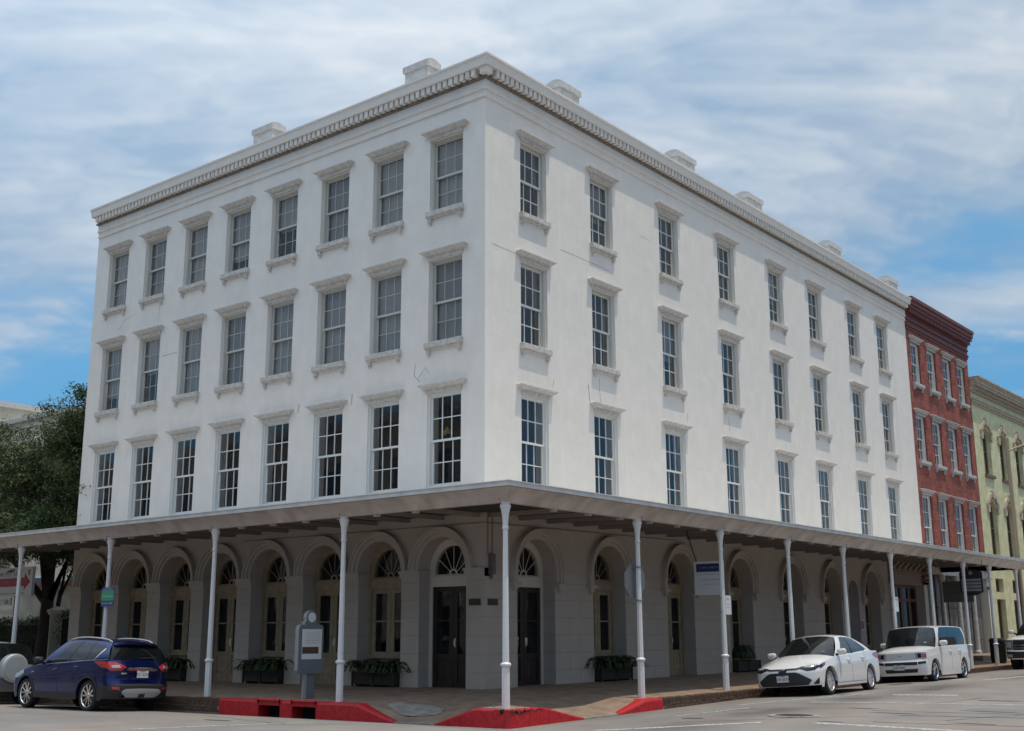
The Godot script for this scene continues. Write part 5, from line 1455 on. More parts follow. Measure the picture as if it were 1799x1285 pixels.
func mirror_poly(a: PackedVector2Array) -> PackedVector2Array:
	var r := PackedVector2Array()
	for q in a: r.append(Vector2(-q.x, q.y))
	r.reverse()
	return r
func car(called: String, label: String, category: String, p: Dictionary, t: Transform3D, lean := 0.0) -> Array:
	var c := Car.new(); c.p = p; c.host = self
	t.basis = t.basis * Basis(Vector3.RIGHT, lean)
	var o := thing(called, label, category, t)
	var paint: Material = p.paint
	var body := MB.new()
	var outf := func(q: Vector3): return Vector3(0, 0.0, q.z)
	# side panels, denser round the arches
	var us := []
	for k in 97: us.append(k / 96.0)
	for s in [-1.0, 1.0]:
		body.grid(func(u, v): var x := lerpf(p.xq, p.xs, u); var y0: float = c.low(x); var y1 := tab(p.sh, x); return c.side(Vector2(x, lerpf(y0, y1, v)), s), 96, 14, func(q): return Vector3(0, 0, s), us)
		body.grid(func(u, v): var b := c.belt(u); var w := c.hw(b.x, b.y); return Vector3(b.x, b.y + 0.012 * sin(PI * v), s * lerpf(w, b.z, v)), 24, 3, func(q): return Vector3.UP)
		body.grid(func(u, v): return c.cabin(Vector2(u, v), s), 30, 10, func(q): return Vector3(0, 0.2, s))
		# return edges of the wheel arches
		for wx in p.wheels:
			body.grid(func(u, v):
				var a: float = PI * u; var q := Vector2(wx + p.ar * cos(a), maxf(p.sill, p.wr + p.ar * sin(a)))
				var e := c.side(q, s); e.z -= s * 0.09 * v
				return e, 24, 2, func(q): return Vector3(wx - q.x, p.wr - q.y, 0))
	var ff: float = p.get("flow", p.sill + 0.02)
	body.grid(func(u, v): return c.nose(Vector2(u * 2 - 1, lerpf(ff, tab(p.sh, p.xs), v))), 48, 16, func(q): return Vector3(1, 0, q.z * 0.3))
	body.grid(func(u, v): return c.tail(Vector2(u * 2 - 1, lerpf(p.get("rlow", p.sill + 0.04), tab(p.sh, p.xq), v))), 48, 16, func(q): return Vector3(-1, 0, q.z * 0.3))
	body.grid(c.hood, 36, 18, func(q): return Vector3.UP)
	body.grid(c.deck, 36, 10, func(q): return Vector3.UP)
	body.grid(c.top, 24, 20, func(q): return Vector3.UP)
	put(body, "body", paint, o)
	# glass, lying just proud of the shell's dark band
	var g := MB.new(); var gk := MB.new()
	var scr := func(q): return c.screen(q)
	g.grid(func(u, v): return c.screen(Vector2(u, v)), 24, 10, func(q): return Vector3(1, 0.5, 0))
	put(g, "windscreen", M.car_glass, o)
	var g2 := MB.new()
	g2.grid(func(u, v): return c.back(Vector2(u, v)), 24, 10, func(q): return Vector3(-1, 0.5, 0))
	put(g2, "rear_window", p.get("rear_glass", M.car_glass), o)
	for s in [-1.0, 1.0]:
		for wpoly in p.windows:
			var gm := MB.new()
			gm.patch(func(q): return c.cabin(q, s), PV(wpoly), 0.08, 0.004, func(q): return Vector3(0, 0, s))
			put(gm, "side_window", M.car_glass, o)
		if p.has("pillar"):
			for wpoly in p.pillar:
				var gm := MB.new()
				gm.patch(func(q): return c.cabin(q, s), PV(wpoly), 0.08, 0.0025, func(q): return Vector3(0, 0, s))
				put(gm, "pillar_trim", M.car_plastic, o)
		for l in p.get("seams", []):
			var sm := MB.new()
			for i in range(0, l.size() - 2, 2):
				var a := Vector2(l[i], l[i + 1]); var b := Vector2(l[i + 2], l[i + 3]); var nrm := (b - a).orthogonal().normalized() * 0.0045
				sm.patch(func(q): return c.side(q, s), PackedVector2Array([a + nrm, b + nrm, b - nrm, a - nrm]), 0.07, 0.002, func(q): return Vector3(0, 0, s))
			put(sm, "door_seam", M.car_plastic, o)
		for h in p.get("handles", []):
			var e := c.side(Vector2(h[0], h[1]), s)
			var hm := MB.new(); hm.tube([Vector3(-0.09, 0, 0), Vector3(-0.05, 0, s * 0.035), Vector3(0.05, 0, s * 0.035), Vector3(0.09, 0, 0)], [0.014, 0.017, 0.017, 0.014], 8)
			put(hm, "door_handle", p.get("handle_mat", paint), o, Transform3D(Basis.IDENTITY, e))
		# door mirror: rounded shell on a short arm
		if p.has("mirror"):
			var e: Vector3 = p.mirror; var mm := MB.new()
			mm.grid(func(u, v):
				var th: float = TAU * u; var ph: float = PI * (v - 0.5)
				var d := Vector3(sin(ph), cos(ph) * cos(th), cos(ph) * sin(th))
				d = Vector3(signf(d.x) * pow(absf(d.x), 0.7), signf(d.y) * pow(absf(d.y), 0.6), signf(d.z) * pow(absf(d.z), 0.6))
				return Vector3(d.x * 0.075, d.y * 0.078, d.z * 0.115), 20, 12, func(q): return q)
			var tm := MB.new(); tm.tube([Vector3(0, -0.05, -s * 0.10), Vector3(0.02, -0.09, -s * 0.22)], [0.03, 0.04], 8)
			var mo := put(mm, "door_mirror", p.get("mirror_mat", paint), o, Transform3D(Basis.IDENTITY, Vector3(e.x, e.y, s * e.z)))
			put(tm, "mirror_arm", M.car_plastic, mo)
	# dark underside between the wheels
	var ub := MB.new(); var ww: float = p.w
	ub.box(p.xq + 0.1, p.sill + 0.03, -ww * 0.7, p.xs - 0.1, p.sill + 0.32, ww * 0.7)
	ub.box(p.wheels[1] + p.ar + 0.05, p.sill + 0.02, -ww * 0.93, p.wheels[0] - p.ar - 0.05, p.sill + 0.2, ww * 0.93)
	for wx in p.wheels: ub.box(wx - p.ar - 0.02, p.sill + 0.25, -ww * 0.72, wx + p.ar + 0.02, p.wr + p.ar + 0.05, ww * 0.72)
	put(ub, "underbody", M.car_plastic, o)
	# cabin furniture seen dimly through the glass
	var by: float = tab(p.sh, 0.0)
	for q in [[0.15, -0.38], [0.15, 0.38], [-0.75, -0.38], [-0.75, 0.38]]:
		var st := MB.new()
		st.box(q[0] - 0.28, by - 0.55, q[1] - 0.24, q[0] - 0.12, by + 0.08, q[1] + 0.24); st.box(q[0] - 0.26, by + 0.10, q[1] - 0.13, q[0] - 0.16, by + 0.27, q[1] + 0.13)
		put(st, "seat", M.seat_cloth, o)
	var db := MB.new(); db.box(p.cowl.x - 0.62, by - 0.4, -ww * 0.8, p.cowl.x - 0.2, by - 0.03, ww * 0.8); db.box(p.deck.x + 0.25, p.sill + 0.2, -ww * 0.85, p.cowl.x - 0.3, p.sill + 0.26, ww * 0.85)
	put(db, "dashboard", M.car_plastic, o)
	# wheels
	var tp: MeshInstance3D = null
	for wx in p.wheels:
		for s in [-1.0, 1.0]:
			var tw: float = p.get("tw", 0.21); var r: float = p.wr
			var tt := MB.new()
			tt.lathe([Vector2(r * 0.72, -tw / 2 + 0.03), Vector2(r * 0.77, -tw / 2), Vector2(r * 0.93, -tw / 2 + 0.005), Vector2(r, -tw / 2 + 0.04), Vector2(r, tw / 2 - 0.04), Vector2(r * 0.93, tw / 2 - 0.005), Vector2(r * 0.77, tw / 2), Vector2(r * 0.72, tw / 2 - 0.02)], 40)
			var B := Basis(Vector3.RIGHT, s * PI / 2)
			var zc: float = s * (c.hw(wx, p.wr + 0.1) - tw / 2 - 0.02)
			var wn := Node3D.new(); wn.transform = Transform3D(B, Vector3(wx, r, zc)); wn.name = "wheel"; o.add_child(wn, true)
			put(tt, "tyre", M.tyre, wn)
			put(rim_shape(r * 0.75, tw, p.get("spokes", 5), p.get("split", true)), "rim", p.get("rim_mat", M.alloy), wn)
			var bd := MB.new(); bd.lathe([Vector2(r * 0.74, tw / 2 - 0.10), Vector2(0, tw / 2 - 0.10)], 24); bd.lathe([Vector2(r * 0.42, tw / 2 - 0.07), Vector2(0, tw / 2 - 0.07)], 24)
			put(bd, "brake_disc", M.car_plastic, wn)
	return [o, c]
func rim_shape(r: float, tw: float, n: int, split: bool) -> MB:
	var m := MB.new(); var z: float = tw / 2 - 0.012
	m.lathe([Vector2(r * 0.86, z - 0.1), Vector2(r * 0.90, z - 0.02), Vector2(r * 0.95, z), Vector2(r, z - 0.002), Vector2(r, z - 0.02)], 40)
	m.lathe([Vector2(r * 0.24, z - 0.07), Vector2(r * 0.24, z - 0.03), Vector2(r * 0.16, z - 0.018), Vector2(0.0, z - 0.018)], 20)
	for k in n:
		for h in (2 if split else 1):
			var a := TAU * k / n + 0.3
			var a0 := a + (0.10 if h == 0 else -0.10) * (1.0 if split else 0.0); var a1 := a + (0.30 if h == 0 else -0.30) * (5.0 / n if split else 0.0)
			var w0 := r * (0.085 if split else 0.12); var w1 := r * (0.075 if split else 0.15)
			var p0 := Vector3(cos(a0), 0, sin(a0)) * r * 0.18; var p1 := Vector3(cos(a1), 0, sin(a1)) * r * 0.93
			var sd := (p1 - p0).normalized().cross(Vector3.UP)
			var L := [p0 + sd * w0, p1 + sd * w1, p1 - sd * w1, p0 - sd * w0]
			var hi := [z - 0.03, z - 0.012, z - 0.012, z - 0.03]
			var P := []; var Q := []
			for i in 4: P.append(L[i] + Vector3(0, hi[i], 0)); Q.append(L[i] + Vector3(0, hi[i] - 0.035, 0))
			m.toward(P[0], P[1], P[2], P[3], Vector3.UP)
			m.toward(P[0], P[1], Q[1], Q[0], sd); m.toward(P[3], P[2], Q[2], Q[3], -sd)
	return m
func on(o: Node, c: Car, where: String, poly: Array, called: String, m: Material, off := 0.004, both := true, cell := 0.06) -> MeshInstance3D:
	# lays a polygon on part of a car: "nose"/"tail" take (fraction across, height), "side" takes (x, y)
	var last: MeshInstance3D = null
	for s in ([-1.0, 1.0] if both else [1.0]):
		var pl := PV(poly); var b := MB.new()
		if where == "side":
			b.patch(func(q): return c.side(q, s), pl, cell, off, func(q): return Vector3(0, 0, s))
		else:
			var e: float = c.p.get("fp", 3.0) if where == "nose" else c.p.get("rp", 3.2)
			var q2 := PackedVector2Array()
			for i in pl.size():
				# long edges are cut up first so that they follow the curve
				var a := pl[i]; var d := pl[(i + 1) % pl.size()]
				for k in 5:
					var w := a.lerp(d, k / 5.0)
					q2.append(Vector2(s * c.uz(clampf(w.x, -1.0, 1.0), e), w.y))
			if where == "nose": b.patch(func(q): return c.nose(q), q2, cell, off, func(q): return Vector3(1, 0, q.z * 0.3))
			else: b.patch(func(q): return c.tail(q), q2, cell, off, func(q): return Vector3(-1, 0, q.z * 0.3))
		last = put(b, called, m, o)
	return last
func plate(o: Node, pos: Vector3, turn: float, s: String, wide := 0.305):
	var p := put(bx(-wide / 2, -0.076, -0.006, wide / 2, 0.076, 0.006), "number_plate", M.plate_white, o, Transform3D(Basis(Vector3.UP, deg_to_rad(turn)), pos))
	lettering(s, 0.062, "plate_lettering", M.ink, p, T(0, -0.008, 0.007), 0.95)
	put(bx(-0.06, 0.052, 0.006, 0.06, 0.066, 0.0075), "plate_heading", M.ink, p)
func arch_band(wx: float, wr: float, r0: float, r1: float, ymin: float) -> Array:
	var a := []
	for k in 15:
		var t := PI * k / 14.0; a.append_array([wx + r1 * cos(t), maxf(ymin, wr + r1 * sin(t))])
	for k in 15:
		var t := PI - PI * k / 14.0; a.append_array([wx + r0 * cos(t), maxf(ymin - 0.001 * k, wr + r0 * sin(t))])
	return a
func vehicles():
	sedan(); box_car(); crossover(); silver_suv(); pickup()
func sedan():
	var p := {"paint": M.car_white, "w": 0.888, "sill": 0.20, "wheels": [1.35, -1.35], "wr": 0.318, "ar": 0.362, "xs": 1.86, "xq": -1.98, "tumble": 0.06, "fp": 2.6, "rp": 3.0, "flow": 0.25,
		"sh": [Vector2(-2.4, 0.98), Vector2(-1.9, 1.0), Vector2(-1.2, 0.985), Vector2(-0.3, 0.94), Vector2(0.5, 0.905), Vector2(1.0, 0.875), Vector2(1.5, 0.80), Vector2(1.86, 0.715), Vector2(2.3, 0.68)],
		"front": [Vector2(0.17, 2.20), Vector2(0.30, 2.29), Vector2(0.45, 2.30), Vector2(0.58, 2.29), Vector2(0.66, 2.25), Vector2(0.715, 2.17)],
		"rear": [Vector2(0.2, -2.24), Vector2(0.45, -2.34), Vector2(0.7, -2.33), Vector2(0.95, -2.36), Vector2(1.0, -2.37)],
		"hood": [Vector2(1.1, 1.005), Vector2(1.4, 0.955), Vector2(1.75, 0.875), Vector2(2.0, 0.79), Vector2(2.17, 0.715)],
		"cowl": Vector2(1.27, 0.985), "cb": 0.36, "deck": Vector2(-1.78, 1.06),
		"rf": Vector2(0.18, 0), "rr": Vector2(-1.02, 0), "rfw": 0.575, "rrw": 0.555, "rdrop": 0.055,
		"roof": [Vector2(-1.1, 1.40), Vector2(-0.6, 1.45), Vector2(-0.2, 1.462), Vector2(0.1, 1.44), Vector2(0.25, 1.405)],
		"windows": [[0.13, 0.09, 0.44, 0.05, 0.455, 0.91, 0.33, 0.95, 0.20, 0.92], [0.475, 0.05, 0.79, 0.07, 0.80, 0.86, 0.66, 0.93, 0.485, 0.92], [0.81, 0.08, 0.905, 0.15, 0.87, 0.62, 0.825, 0.80]],
		"pillar": [[0.435, 0.03, 0.48, 0.03, 0.492, 0.94, 0.45, 0.94], [0.785, 0.05, 0.815, 0.06, 0.832, 0.84, 0.795, 0.9], [0.05, 0.05, 0.14, 0.05, 0.20, 0.62, 0.13, 0.1]],
		"seams": [[0.98, 0.27, 0.95, 0.55, 0.86, 0.86], [-0.02, 0.25, -0.02, 0.92], [-0.92, 0.55, -0.98, 0.72, -1.02, 0.95], [0.98, 0.27, -0.9, 0.27]],
		"handles": [[0.14, 0.80], [-0.83, 0.845]], "mirror": Vector3(0.72, 1.0, 0.94), "spokes": 10, "split": false, "rim_mat": M.alloy}
	var r := car("white_sedan", "white four-door sedan parked at the kerb, front toward the corner", "car", p, T(4.84, -0.266, -7.70, -87.8), 0.072)
	var o: Node = r[0]; var c: Car = r[1]
	# wide dark mouth, slim upper bar with badge, lamps
	on(o, c, "nose", [0, 0.575, 0.40, 0.57, 0.50, 0.545, 0.82, 0.39, 0.83, 0.36, 0.74, 0.265, 0, 0.258], "grille", M.car_plastic, 0.006)
	on(o, c, "nose", [0, 0.625, 0.42, 0.625, 0.58, 0.645, 0.58, 0.69, 0.42, 0.665, 0, 0.66], "grille_bar", M.car_plastic, 0.006)
	on(o, c, "nose", [0, 0.565, 0.11, 0.57, 0.15, 0.66, 0, 0.66], "badge_panel", M.car_plastic, 0.008)
	var em := MB.new(); em.tube([Vector3(0, 0.055, 0), Vector3(0, 0.04, 0.075), Vector3(0, 0, 0.095), Vector3(0, -0.04, 0.075), Vector3(0, -0.055, 0), Vector3(0, -0.04, -0.075), Vector3(0, 0, -0.095), Vector3(0, 0.04, -0.075), Vector3(0, 0.055, 0)], [0.008, 0.008, 0.008, 0.008, 0.008, 0.008, 0.008, 0.008, 0.008], 6)
	em.tube([Vector3(0, 0.03, -0.06), Vector3(0, 0.045, 0), Vector3(0, 0.03, 0.06)], [0.007, 0.007, 0.007], 6); em.tube([Vector3(0, 0.045, 0), Vector3(0, -0.05, 0)], [0.007, 0.007], 6)
	put(em, "badge", M.chrome, o, Transform3D(Basis.IDENTITY, Vector3(2.285, 0.605, 0)))
	on(o, c, "nose", [0.54, 0.64, 0.74, 0.585, 0.93, 0.60, 1.0, 0.66, 1.0, 0.712, 0.80, 0.712, 0.54, 0.692], "headlight", M.lamp_dark, 0.005)
	on(o, c, "nose", [0.66, 0.672, 0.84, 0.665, 0.97, 0.69, 0.95, 0.706, 0.80, 0.70, 0.66, 0.686], "headlight_lens", M.lamp_clear, 0.009)
	on(o, c, "side", [1.58, 0.715, 1.86, 0.62, 1.86, 0.712, 1.64, 0.765, 1.52, 0.775], "headlight", M.lamp_dark, 0.004)
	on(o, c, "side", [1.54, 0.745, 1.70, 0.70, 1.68, 0.745, 1.56, 0.772], "turn_lamp", M.lamp_amber, 0.006)
	on(o, c, "nose", [0.86, 0.27, 0.985, 0.28, 0.985, 0.43], "fog_lamp", M.car_plastic, 0.006)
	on(o, c, "nose", [0.78, 0.262, 0.96, 0.255, 0.96, 0.27, 0.80, 0.285], "lip", M.car_white, 0.012)
	plate(o, Vector3(2.325, 0.43, 0.0), 90, "JZN·4235")
	on(o, c, "tail", [0.45, 0.78, 1.0, 0.80, 1.0, 0.96, 0.5, 0.92], "tail_lamp", M.lamp_red, 0.005)
	on(o, c, "side", [-1.98, 0.80, -1.72, 0.86, -1.68, 0.93, -1.98, 0.965], "tail_lamp", M.lamp_red, 0.005)
	put(bx(-0.002, 0, -0.05, 0.002, 0.02, 0.05), "inspection_sticker", M.plate_white, o, Transform3D(Basis.IDENTITY, c.screen(Vector2(0.14, 0.13)) + Vector3(0.012, 0.01, 0)))
func box_car():
	var p := {"paint": M.car_white, "w": 0.845, "sill": 0.21, "wheels": [1.25, -1.25], "wr": 0.31, "ar": 0.355, "xs": 1.72, "xq": -1.80, "tumble": 0.025, "fp": 3.6, "rp": 4.0, "flow": 0.2,
		"sh": [Vector2(-2.0, 1.03), Vector2(-1.0, 1.02), Vector2(0.3, 1.0), Vector2(1.1, 0.97), Vector2(1.72, 0.90), Vector2(2, 0.88)],
		"front": [Vector2(0.2, 1.90), Vector2(0.4, 1.95), Vector2(0.62, 1.93), Vector2(0.64, 1.89), Vector2(0.86, 1.87), Vector2(0.90, 1.84)],
		"rear": [Vector2(0.2, -1.93), Vector2(0.5, -2.0), Vector2(0.8, -1.97), Vector2(1.03, -1.95)],
		"hood": [Vector2(1.0, 1.07), Vector2(1.4, 1.02), Vector2(1.7, 0.95), Vector2(1.84, 0.90)],
		"cowl": Vector2(1.22, 1.05), "cb": 0.16, "deck": Vector2(-1.88, 1.05),
		"rf": Vector2(0.72, 0), "rr": Vector2(-1.72, 0), "rfw": 0.70, "rrw": 0.69, "rdrop": 0.05,
		"roof": [Vector2(-1.8, 1.60), Vector2(-1.4, 1.64), Vector2(-0.3, 1.655), Vector2(0.4, 1.64), Vector2(0.75, 1.595)],
		"windows": [[0.10, 0.06, 0.40, 0.05, 0.40, 0.93, 0.16, 0.93, 0.09, 0.6], [0.41, 0.05, 0.68, 0.05, 0.68, 0.93, 0.41, 0.93], [0.69, 0.05, 0.935, 0.06, 0.95, 0.3, 0.94, 0.86, 0.92, 0.93, 0.69, 0.93]],
		"pillar": [[0.085, 0.03, 0.94, 0.03, 0.96, 0.3, 0.945, 0.93, 0.92, 0.96, 0.15, 0.96, 0.08, 0.62]],
		"seams": [[0.82, 0.28, 0.82, 0.96], [-0.12, 0.28, -0.12, 0.98], [-0.80, 0.55, -0.96, 0.75, -1.0, 1.0]],
		"handles": [[-0.02, 0.86], [-0.88, 0.87]], "mirror": Vector3(0.72, 1.10, 0.93), "spokes": 6, "split": false, "rim_mat": M.chrome}
	var r := car("white_box_car", "small boxy white car parked behind the white sedan", "car", p, T(4.66, -0.205, -15.65, -90), 0.058)
	var o: Node = r[0]; var c: Car = r[1]
	on(o, c, "nose", [0, 0.665, 0.56, 0.665, 0.56, 0.845, 0, 0.845], "grille", M.sign_white, 0.006)
	on(o, c, "nose", [0, 0.748, 0.06, 0.752, 0.06, 0.77, 0, 0.772], "badge", M.car_plastic, 0.012, false)
	on(o, c, "nose", [0.57, 0.66, 0.96, 0.67, 0.98, 0.85, 0.57, 0.85], "headlight", M.lamp_clear, 0.008)
	on(o, c, "nose", [0.66, 0.70, 0.80, 0.70, 0.80, 0.82, 0.66, 0.82], "headlight_lens", M.lamp_dark, 0.011)
	on(o, c, "nose", [0.83, 0.70, 0.965, 0.70, 0.965, 0.81, 0.83, 0.81], "turn_lamp", M.lamp_amber, 0.012)
	on(o, c, "nose", [0, 0.495, 0.64, 0.495, 0.64, 0.585, 0, 0.585], "grille_slot", M.car_plastic, 0.006)
	on(o, c, "nose", [0.67, 0.51, 0.95, 0.53, 0.95, 0.60, 0.67, 0.585], "grille_slot", M.car_plastic, 0.006)
	on(o, c, "nose", [0, 0.28, 0.62, 0.28, 0.66, 0.385, 0, 0.385], "lower_grille", M.car_plastic, 0.006)
	on(o, c, "side", [-0.86, 0.17, 0.86, 0.17, 0.86, 0.30, -0.86, 0.30], "side_skirt", M.car_white, 0.02)
	plate(o, Vector3(1.975, 0.435, 0.05), 90, "TDB·1880")
	on(o, c, "tail", [0.72, 0.62, 1.0, 0.62, 1.0, 0.98, 0.78, 0.98], "tail_lamp", M.lamp_red, 0.006)
	put(bx(-0.002, 0, -0.05, 0.002, 0.03, 0.05), "inspection_sticker", M.plate_white, o, Transform3D(Basis.IDENTITY, c.screen(Vector2(0.16, 0.14)) + Vector3(0.015, 0.01, 0)))
func crossover():
	var p := {"paint": M.car_blue, "w": 0.915, "sill": 0.26, "wheels": [1.345, -1.345], "wr": 0.352, "ar": 0.40, "xs": 1.82, "xq": -1.86, "tumble": 0.06, "fp": 2.6, "rp": 2.9, "flow": 0.24, "rlow": 0.30,
		"sh": [Vector2(-2.3, 1.165), Vector2(-1.8, 1.16), Vector2(-1.2, 1.135), Vector2(-0.4, 1.085), Vector2(0.4, 1.04), Vector2(1.0, 1.0), Vector2(1.5, 0.92), Vector2(1.82, 0.84), Vector2(2.3, 0.8)],
		"front": [Vector2(0.24, 2.12), Vector2(0.4, 2.25), Vector2(0.6, 2.27), Vector2(0.75, 2.24), Vector2(0.84, 2.16)],
		"rear": [Vector2(0.30, -2.16), Vector2(0.42, -2.235), Vector2(0.60, -2.245), Vector2(0.68, -2.20), Vector2(0.82, -2.175), Vector2(1.0, -2.20), Vector2(1.08, -2.16), Vector2(1.16, -2.12)],
		"hood": [Vector2(1.0, 1.13), Vector2(1.4, 1.08), Vector2(1.8, 0.98), Vector2(2.05, 0.89), Vector2(2.16, 0.84)],
		"cowl": Vector2(1.20, 1.11), "cb": 0.34, "deck": Vector2(-2.06, 1.175),
		"rf": Vector2(0.16, 0), "rr": Vector2(-1.78, 0), "rfw": 0.60, "rrw": 0.585, "rdrop": 0.05,
		"roof": [Vector2(-1.95, 1.57), Vector2(-1.5, 1.625), Vector2(-0.7, 1.66), Vector2(-0.2, 1.65), Vector2(0.2, 1.595)],
		"windows": [[0.12, 0.07, 0.40, 0.05, 0.415, 0.90, 0.32, 0.93, 0.19, 0.88], [0.435, 0.05, 0.68, 0.06, 0.685, 0.90, 0.445, 0.90], [0.70, 0.07, 0.80, 0.10, 0.915, 0.62, 0.90, 0.82, 0.705, 0.90]],
		"pillar": [[0.39, 0.03, 0.45, 0.03, 0.455, 0.93, 0.405, 0.93], [0.67, 0.05, 0.71, 0.05, 0.715, 0.93, 0.675, 0.93]],
		"seams": [[0.92, 0.36, 0.90, 0.7, 0.84, 1.0], [-0.10, 0.36, -0.10, 1.06], [-0.84, 0.75, -0.96, 0.9, -1.02, 1.1]],
		"handles": [[0.03, 0.93], [-0.86, 0.99]], "mirror": Vector3(0.68, 1.13, 0.97), "mirror_mat": M.car_plastic, "spokes": 5, "split": true, "rim_mat": M.chrome, "tw": 0.235, "side_glass": M.car_glass}
	var r := car("blue_crossover", "dark blue crossover parked on the left street, rear toward the corner", "car", p, T(-8.42, -0.485, 5.02, 180.3), 0.035)
	var o: Node = r[0]; var c: Car = r[1]
	# black cladding along sills, arches and bumpers
	on(o, c, "side", [-0.93, 0.26, 0.93, 0.26, 0.93, 0.40, -0.93, 0.42], "sill_cladding", M.car_plastic, 0.006)
	for wx in [1.345, -1.345]: on(o, c, "side", arch_band(wx, 0.352, 0.402, 0.455, 0.27), "arch_cladding", M.car_plastic, 0.007)
	on(o, c, "tail", [0, 0.32, 1.0, 0.30, 1.0, 0.575, 0.86, 0.62, 0, 0.635], "bumper_cladding", M.car_plastic, 0.008)
	on(o, c, "side", [-1.86, 0.30, -1.76, 0.30, -1.76, 0.50, -1.86, 0.575], "bumper_cladding", M.car_plastic, 0.008)
	on(o, c, "tail", [0, 0.345, 0.46, 0.345, 0.60, 0.42, 0.62, 0.47, 0.52, 0.525, 0, 0.535], "skid_plate", M.lamp_clear, 0.020)
	on(o, c, "tail", [0, 0.34, 0.10, 0.34, 0.10, 0.42, 0, 0.42], "tow_cover", M.car_plastic, 0.026)
	on(o, c, "tail", [0.66, 0.50, 0.86, 0.515, 0.86, 0.575, 0.68, 0.565], "reflector", M.lamp_red, 0.016)
	on(o, c, "tail", [0, 0.935, 0.36, 0.925, 0.50, 0.95, 0.42, 1.0, 0, 1.005], "chrome_strip", M.chrome, 0.012)
	on(o, c, "tail", [0.52, 1.00, 0.64, 0.93, 0.88, 0.92, 1.0, 0.99, 1.0, 1.125, 0.8, 1.12, 0.52, 1.02], "tail_lamp", M.lamp_red, 0.010)
	on(o, c, "tail", [0.66, 0.985, 0.88, 0.98, 0.90, 1.04, 0.72, 1.05], "lamp_lens", M.lamp_clear, 0.014)
	on(o, c, "side", [-1.86, 0.985, -1.72, 1.03, -1.50, 1.125, -1.86, 1.135], "tail_lamp", M.lamp_red, 0.008)
	plate(o, Vector3(-2.215, 0.85, 0), -90, "FZC 4281")
	on(o, c, "tail", [-0.62, 0.85, -0.46, 0.85, -0.46, 0.885, -0.62, 0.885], "model_badge", M.chrome, 0.006, false)
	var ex := MB.new(); ex.tube([Vector3(-2.1, 0.36, -0.5), Vector3(-2.25, 0.36, -0.5)], [0.04, 0.04], 10)
	put(ex, "exhaust", M.car_plastic, o)
	# roof rails, spoiler, belt strip, headlights
	for s in [-1.0, 1.0]:
		var rl := MB.new(); var L := []; var R := []
		for k in 13:
			var u := k / 12.0; var e := c.roof_edge(lerpf(0.03, 0.97, u))
			L.append(Vector3(e.x, e.y + 0.012 + 0.055 * pow(sin(PI * u), 0.35), s * (e.z - 0.04))); R.append(0.017)
		rl.tube(L, R, 8); put(rl, "roof_rail", M.alloy, o)
		var bs := MB.new()
		bs.patch(func(q): return c.cabin(q, s), PV([0.10, 0.0, 0.80, 0.0, 0.94, 0.62, 0.925, 0.66, 0.795, 0.045, 0.10, 0.04]), 0.05, 0.006, func(q): return Vector3(0, 0, s))
		put(bs, "belt_strip", M.chrome, o)
	var sp := MB.new()
	sp.grid(func(u, v): var zn: float = u * 2 - 1; var e := c.top(u, 1.0); return e + Vector3(-0.14 * v * (1.0 - 0.3 * zn * zn), -0.045 * v + 0.006, 0), 16, 3, func(q): return Vector3.UP)
	sp.grid(func(u, v): var zn: float = u * 2 - 1; var e := c.top(u, 1.0); return e + Vector3(-0.14 * (1.0 - 0.3 * zn * zn), -0.045 + 0.006 - 0.03 * v, 0), 16, 1, func(q): return Vector3.LEFT)
	sp.grid(func(u, v): var zn: float = u * 2 - 1; var e := c.top(u, 1.0); return e + Vector3(-0.14 * v * (1.0 - 0.3 * zn * zn), -0.07 * v - 0.004, 0), 16, 3, func(q): return Vector3.DOWN)
	put(sp, "spoiler", M.car_blue, o)
	put(bx(-0.004, -0.028, -0.085, 0.004, 0.028, 0.085), "brake_lamp", M.plate_white, o, Transform3D(Basis(Vector3.BACK, -0.55), c.back(Vector2(0.5, 0.84)) + Vector3(-0.02, 0.012, 0)))
	var wp := MB.new(); wp.tube([c.back(Vector2(0.5, 0.05)) + Vector3(-0.02, 0.01, 0), c.back(Vector2(0.78, 0.10)) + Vector3(-0.02, 0.01, 0)], [0.012, 0.008], 6)
	put(wp, "rear_wiper", M.car_plastic, o)
	on(o, c, "side", [1.50, 0.82, 1.82, 0.70, 1.82, 0.83, 1.55, 0.905], "headlight", M.lamp_clear, 0.006)
	on(o, c, "nose", [0.62, 0.70, 1.0, 0.70, 1.0, 0.82, 0.62, 0.76], "headlight", M.lamp_clear, 0.006)
	on(o, c, "side", [0.98, 0.84, 1.12, 0.83, 1.12, 0.87, 0.98, 0.88], "wing_vent", M.chrome, 0.006)
